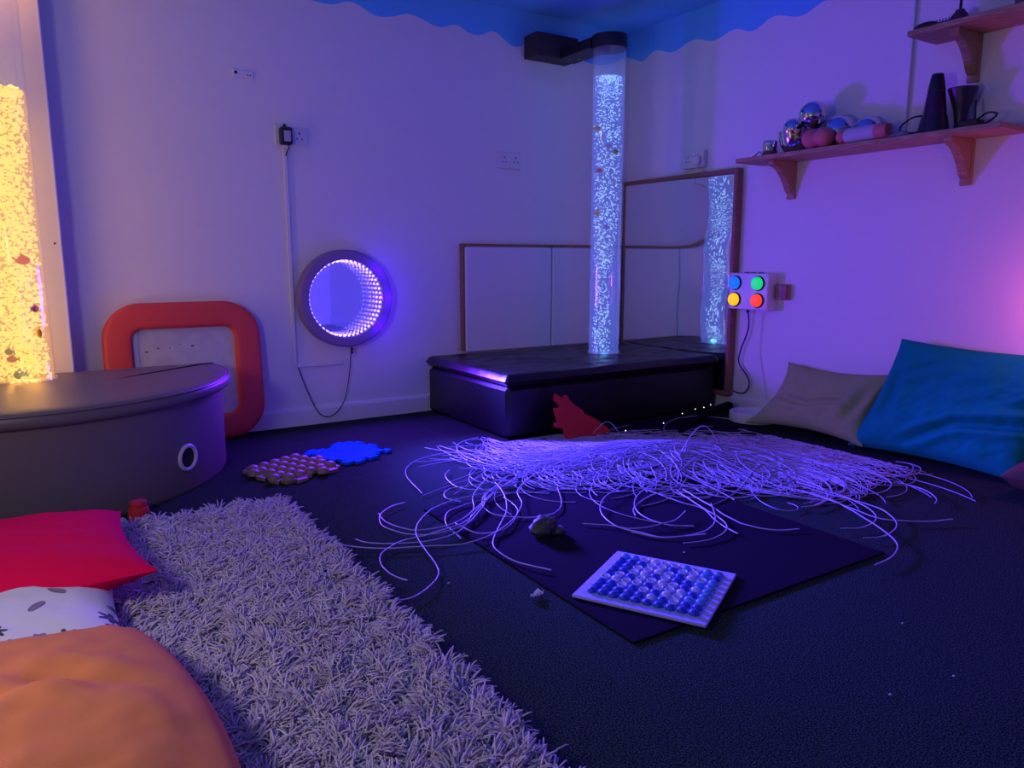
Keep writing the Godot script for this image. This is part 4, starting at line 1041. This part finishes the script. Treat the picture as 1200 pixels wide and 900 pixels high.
func make_shelves() -> void:
	shelf("lower wooden wall shelf carrying silver balls and a lamp", 1.225, 0.992, 2.14, [1.165, 1.945])
	shelf("upper wooden wall shelf carrying a hairbrush", 1.598, 1.78, 2.95, [1.935, 2.75])
	var top := 1.246
	var g := "things on the lower shelf"
	var c := thing("metal_clip", "small curled metal clip at the near end of lower shelf", "clip", g, Vector3(-0.13, top, 1.07))
	obj("wire", MB.new().tube(smooth([Vector3(0, 0.004, -0.03), Vector3(0, 0.022, -0.015), Vector3(0, 0.026, 0.004), Vector3(0, 0.012, 0.02), Vector3(0, 0.004, 0.036)], 5), 0.004, 6), M.steel, c)
	obj("grip", MB.new().ball(Vector3(0, 0.007, -0.03), 0.007, 10, 8), M.black_plastic, c)
	var j := thing("small_tin", "small shiny lidded tin beside the steel bowl on shelf", "tin", g, Vector3(-0.14, top, 1.137))
	obj("tin_body", MB.new().lathe([Vector2(0.029, 0.0), Vector2(0.031, 0.003), Vector2(0.031, 0.046), Vector2(0.029, 0.048)], 28), mat(lin(0.55, 0.6, 0.55), 0.12, 1.0), j)
	obj("lid", MB.new().lathe([Vector2(0.032, 0.046), Vector2(0.033, 0.048), Vector2(0.033, 0.063), Vector2(0.030, 0.066)], 28), M.steel, j)
	obj("label_band", MB.new().lathe([Vector2(0.0313, 0.004), Vector2(0.0315, 0.005), Vector2(0.0315, 0.020), Vector2(0.0313, 0.021)], 28), mat(lin(0.15, 0.06, 0.05), 0.6), j)
	var bw := thing("steel_bowl", "shiny steel bowl holding mirror balls on lower shelf", "bowl", g, Vector3(-0.10, top, 1.262))
	obj("bowl", MB.new().lathe([Vector2(0.045, 0.0), Vector2(0.062, 0.008), Vector2(0.080, 0.035), Vector2(0.088, 0.070), Vector2(0.091, 0.088), Vector2(0.094, 0.090), Vector2(0.092, 0.092), Vector2(0.087, 0.088), Vector2(0.083, 0.068), Vector2(0.075, 0.036), Vector2(0.058, 0.012), Vector2(0.0, 0.008)], 44), M.steel, bw)
	for b in [[Vector3(-0.100, 1.355, 1.228), 0.047, "mirror ball resting in the steel bowl nearest the tin"], [Vector3(-0.115, 1.396, 1.335), 0.060, "largest mirror ball on top of the steel bowl"],
			[Vector3(-0.073, top + 0.070, 1.437), 0.070, "mirror ball behind the pink ball on lower shelf"], [Vector3(-0.065, top + 0.058, 1.565), 0.058, "smallest mirror ball at the end of the silver row"]]:
		var o := thing("mirror_ball", b[2], "ball", "silver mirror balls", b[0])
		obj("ball", MB.new().ball(Vector3.ZERO, b[1], 36, 22), M.steel, o)
	var p := thing("pink_ball", "pink double-lobed rubber ball in front of mirror balls", "ball", g, Vector3(-0.176, top, 1.412))
	var pr := []
	for k in 21:
		var q := k / 20.0; var y := lerpf(-0.072, 0.072, q)
		var r := maxf(sqrt(maxf(0.0, 0.041 * 0.041 - pow(y + 0.031, 2))), sqrt(maxf(0.0, 0.041 * 0.041 - pow(y - 0.031, 2))))
		if absf(y) < 0.014: r = maxf(r, 0.031)
		pr.append(Vector2(0.0 if k == 0 or k == 20 else r, y))
	obj("ball", MB.new().lathe(pr, 28, Transform3D(Basis(Vector3(1, 0, 0), PI / 2), Vector3(0, 0.041, 0))), M.pink_rubber, p)
	var s := thing("roller_toy", "white roller with pink ends lying on the lower shelf", "toy", g, Vector3(-0.165, top + 0.032, 1.608))
	var lay := Transform3D(Basis(Vector3(1, 0, 0), PI / 2), Vector3.ZERO)
	obj("sleeve", MB.new().lathe([Vector2(0.028, -0.07), Vector2(0.031, -0.064), Vector2(0.031, 0.055), Vector2(0.028, 0.06)], 24, lay), mat(lin(0.5, 0.48, 0.5), 0.7), s)
	obj("end_knob", MB.new().ball(Vector3(0, 0, -0.088), 0.029, 18, 12, Vector3(1, 1, 0.95)), M.pink_rubber, s)
	obj("end_cone", MB.new().lathe([Vector2(0.027, 0.058), Vector2(0.030, 0.062), Vector2(0.031, 0.092), Vector2(0.026, 0.108)], 24, lay), M.pink_rubber, s)
	var cl := thing("grey_cloth", "crumpled grey cloth lying at the foot of the dark lamp", "cloth", g, Vector3(-0.15, top, 1.765))
	obj("cloth", MB.new().sheet(16, 16, func(u: float, v: float, sd: float) -> Vector3:
		var x := (u - 0.5) * 0.10; var z := (v - 0.5) * 0.088
		var hgt := 0.028 * (1.0 - pow(2 * u - 1, 2)) * (1.0 - pow(2 * v - 1, 2)) * (0.7 + 0.6 * n3(Vector3(x, 0, z), 1200.0))
		return Vector3(x, maxf(0.0, hgt if sd > 0 else 0.0) + 0.001, z)), mat(lin(0.33, 0.31, 0.33), 0.9), cl)
	var l := thing("lava_lamp", "dark cone-shaped lava lamp on the lower shelf", "lamp", g, Vector3(-0.12, top, 1.865))
	obj("base", MB.new().lathe([Vector2(0.054, 0.0), Vector2(0.055, 0.004), Vector2(0.044, 0.062), Vector2(0.042, 0.066)], 32), mat(lin(0.05, 0.04, 0.05), 0.3, 0.5), l)
	obj("bottle", MB.new().lathe([Vector2(0.041, 0.064), Vector2(0.030, 0.155), Vector2(0.029, 0.158)], 32), mat(lin(0.05, 0.01, 0.035), 0.08), l)
	obj("cap", MB.new().lathe([Vector2(0.030, 0.155), Vector2(0.0305, 0.157), Vector2(0.020, 0.213), Vector2(0.018, 0.215)], 32), M.black_plastic, l)
	var f := thing("funnel_holder", "dark flared holder standing behind the lava lamp", "holder", g, Vector3(-0.07, top, 1.935))
	obj("holder", MB.new().lathe([Vector2(0.024, 0.0), Vector2(0.024, 0.004), Vector2(0.018, 0.03), Vector2(0.026, 0.08), Vector2(0.050, 0.155), Vector2(0.050, 0.158), Vector2(0.046, 0.156), Vector2(0.02, 0.09), Vector2(0.0, 0.085)], 32), mat(lin(0.04, 0.02, 0.035), 0.4), f)
	var w := thing("lamp_lead", "black lead looping around the lava lamp on shelf", "cable", g, Vector3(0, top, 0))
	obj("lead", MB.new().tube(smooth([Vector3(-0.176, 0.006, 1.836), Vector3(-0.170, 0.008, 1.80), Vector3(-0.15, 0.016, 1.755), Vector3(-0.14, 0.045, 1.752), Vector3(-0.13, 0.070, 1.79), Vector3(-0.10, 0.076, 1.821)], 8), 0.0035, 7), M.black_cable, w)
	obj("lead", MB.new().tube(smooth([Vector3(-0.06, 0.11, 1.980), Vector3(-0.07, 0.085, 1.985), Vector3(-0.08, 0.055, 1.992), Vector3(-0.09, 0.034, 1.998), Vector3(-0.10, 0.034, 2.01), Vector3(-0.10, 0.052, 2.045), Vector3(-0.10, 0.044, 2.075), Vector3(-0.10, 0.026, 2.06), Vector3(-0.10, 0.010, 2.02)], 8), 0.0035, 7), M.black_cable, w)
	obj("transformer", MB.new().box(Vector3(-0.11, 0.017, 1.995), Vector3(0.05, 0.032, 0.075), 0.006), M.black_plastic, w)
	# upper shelf
	var up := 1.619
	var h := thing("hairbrush", "black hairbrush lying at the near end of the upper shelf", "hairbrush", "things on the upper shelf", Vector3(-0.15, up, 1.80))
	obj("handle", MB.new().ball(Vector3(0, 0.016, 0.02), 0.045, 18, 12, Vector3(0.35, 0.30, 1.0)), M.black_plastic, h)
	for k in 6: obj("bristle", MB.new().tube([Vector3(0, 0.012, 0.058 + 0.011 * k), Vector3(0, 0.026, 0.060 + 0.011 * k)], 0.002, 5), M.black_plastic, h)
	obj("head", MB.new().box(Vector3(0, 0.008, 0.088), Vector3(0.03, 0.012, 0.075), 0.004), M.black_plastic, h)
	var r := thing("rod_lamp", "dark cone base with a thin black rod on upper shelf", "lamp", "things on the upper shelf", Vector3(-0.12, up, 1.925))
	obj("cone_base", MB.new().lathe([Vector2(0.036, 0.0), Vector2(0.037, 0.004), Vector2(0.028, 0.03), Vector2(0.018, 0.042), Vector2(0.014, 0.05)], 24), mat(lin(0.10, 0.035, 0.05), 0.5), r)
	obj("rod", MB.new().tube([Vector3(0, 0.045, 0), Vector3(0.0, 0.2, 0.002), Vector3(0.0, 0.36, 0.006)], 0.005, 8), M.black_plastic, r)
	var b2 := thing("grey_box", "dull grey box at the far end of the upper shelf", "box", "things on the upper shelf", Vector3(-0.10, up, 2.20))
	obj("carton", MB.new().box(Vector3(0, 0.09, 0.06), Vector3(0.15, 0.18, 0.26), 0.004), mat(lin(0.10, 0.11, 0.13), 0.8), b2)
	obj("lid", MB.new().box(Vector3(0, 0.185, 0.06), Vector3(0.16, 0.014, 0.27), 0.003), mat(lin(0.12, 0.13, 0.15), 0.8), b2)

func make_unseen_wall_lamp() -> void:  # unseen lamp that gives the right wall its pink light
	var t := thing("unseen_wall_lamp", "unseen pink lamp out of view lighting the right-hand wall", "lamp", "", Vector3(0, 0.62, 2.42))
	obj("wall_plate", MB.new().lathe([Vector2(0.05, 0.0), Vector2(0.05, 0.010), Vector2(0.03, 0.03), Vector2(0.03, 0.06)], 28, Transform3D(Basis(Vector3(0, 0, 1), PI / 2), Vector3.ZERO)), M.plastic_white, t)
	obj("glowing_globe", MB.new().ball(Vector3(-0.115, 0, 0), 0.058, 28, 18), glow(lin(1.0, 0.15, 0.5), 3.0, lin(0.8, 0.5, 0.6)), t)

func make_unseen_floor_lamp() -> void:  # unseen lamp, stands out of view to light the near cushions and rug
	var t := thing("unseen_floor_lamp", "unseen globe lamp out of view lighting the cushions and rug", "lamp", "", Vector3(-3.52, 0, 2.36))
	obj("foot", MB.new().lathe([Vector2(0.13, 0.0), Vector2(0.13, 0.012), Vector2(0.03, 0.03)], 32), M.black_plastic, t)
	obj("pole", MB.new().lathe([Vector2(0.011, 0.02), Vector2(0.011, 0.73)], 16), M.black_plastic, t)
	obj("globe", MB.new().ball(Vector3(0, 0.85, 0), 0.125, 32, 20), glow(lin(1.0, 0.86, 0.98), 1.2, lin(0.7, 0.7, 0.7)), t)

func _ready() -> void:
	noise.noise_type = FastNoiseLite.TYPE_SIMPLEX_SMOOTH; noise.frequency = 0.02; noise.seed = 4
	set_view()
	make_materials()
	make_room()
	make_platform()
	make_bench()
	make_tubes()
	make_cushions()
	make_rug()
	make_infinity()
	make_light_box()
	make_shelves()
	make_wall_fittings()
	make_floor_things()
	make_board()
	make_fibres()
	make_unseen_wall_lamp()
	make_unseen_floor_lamp()
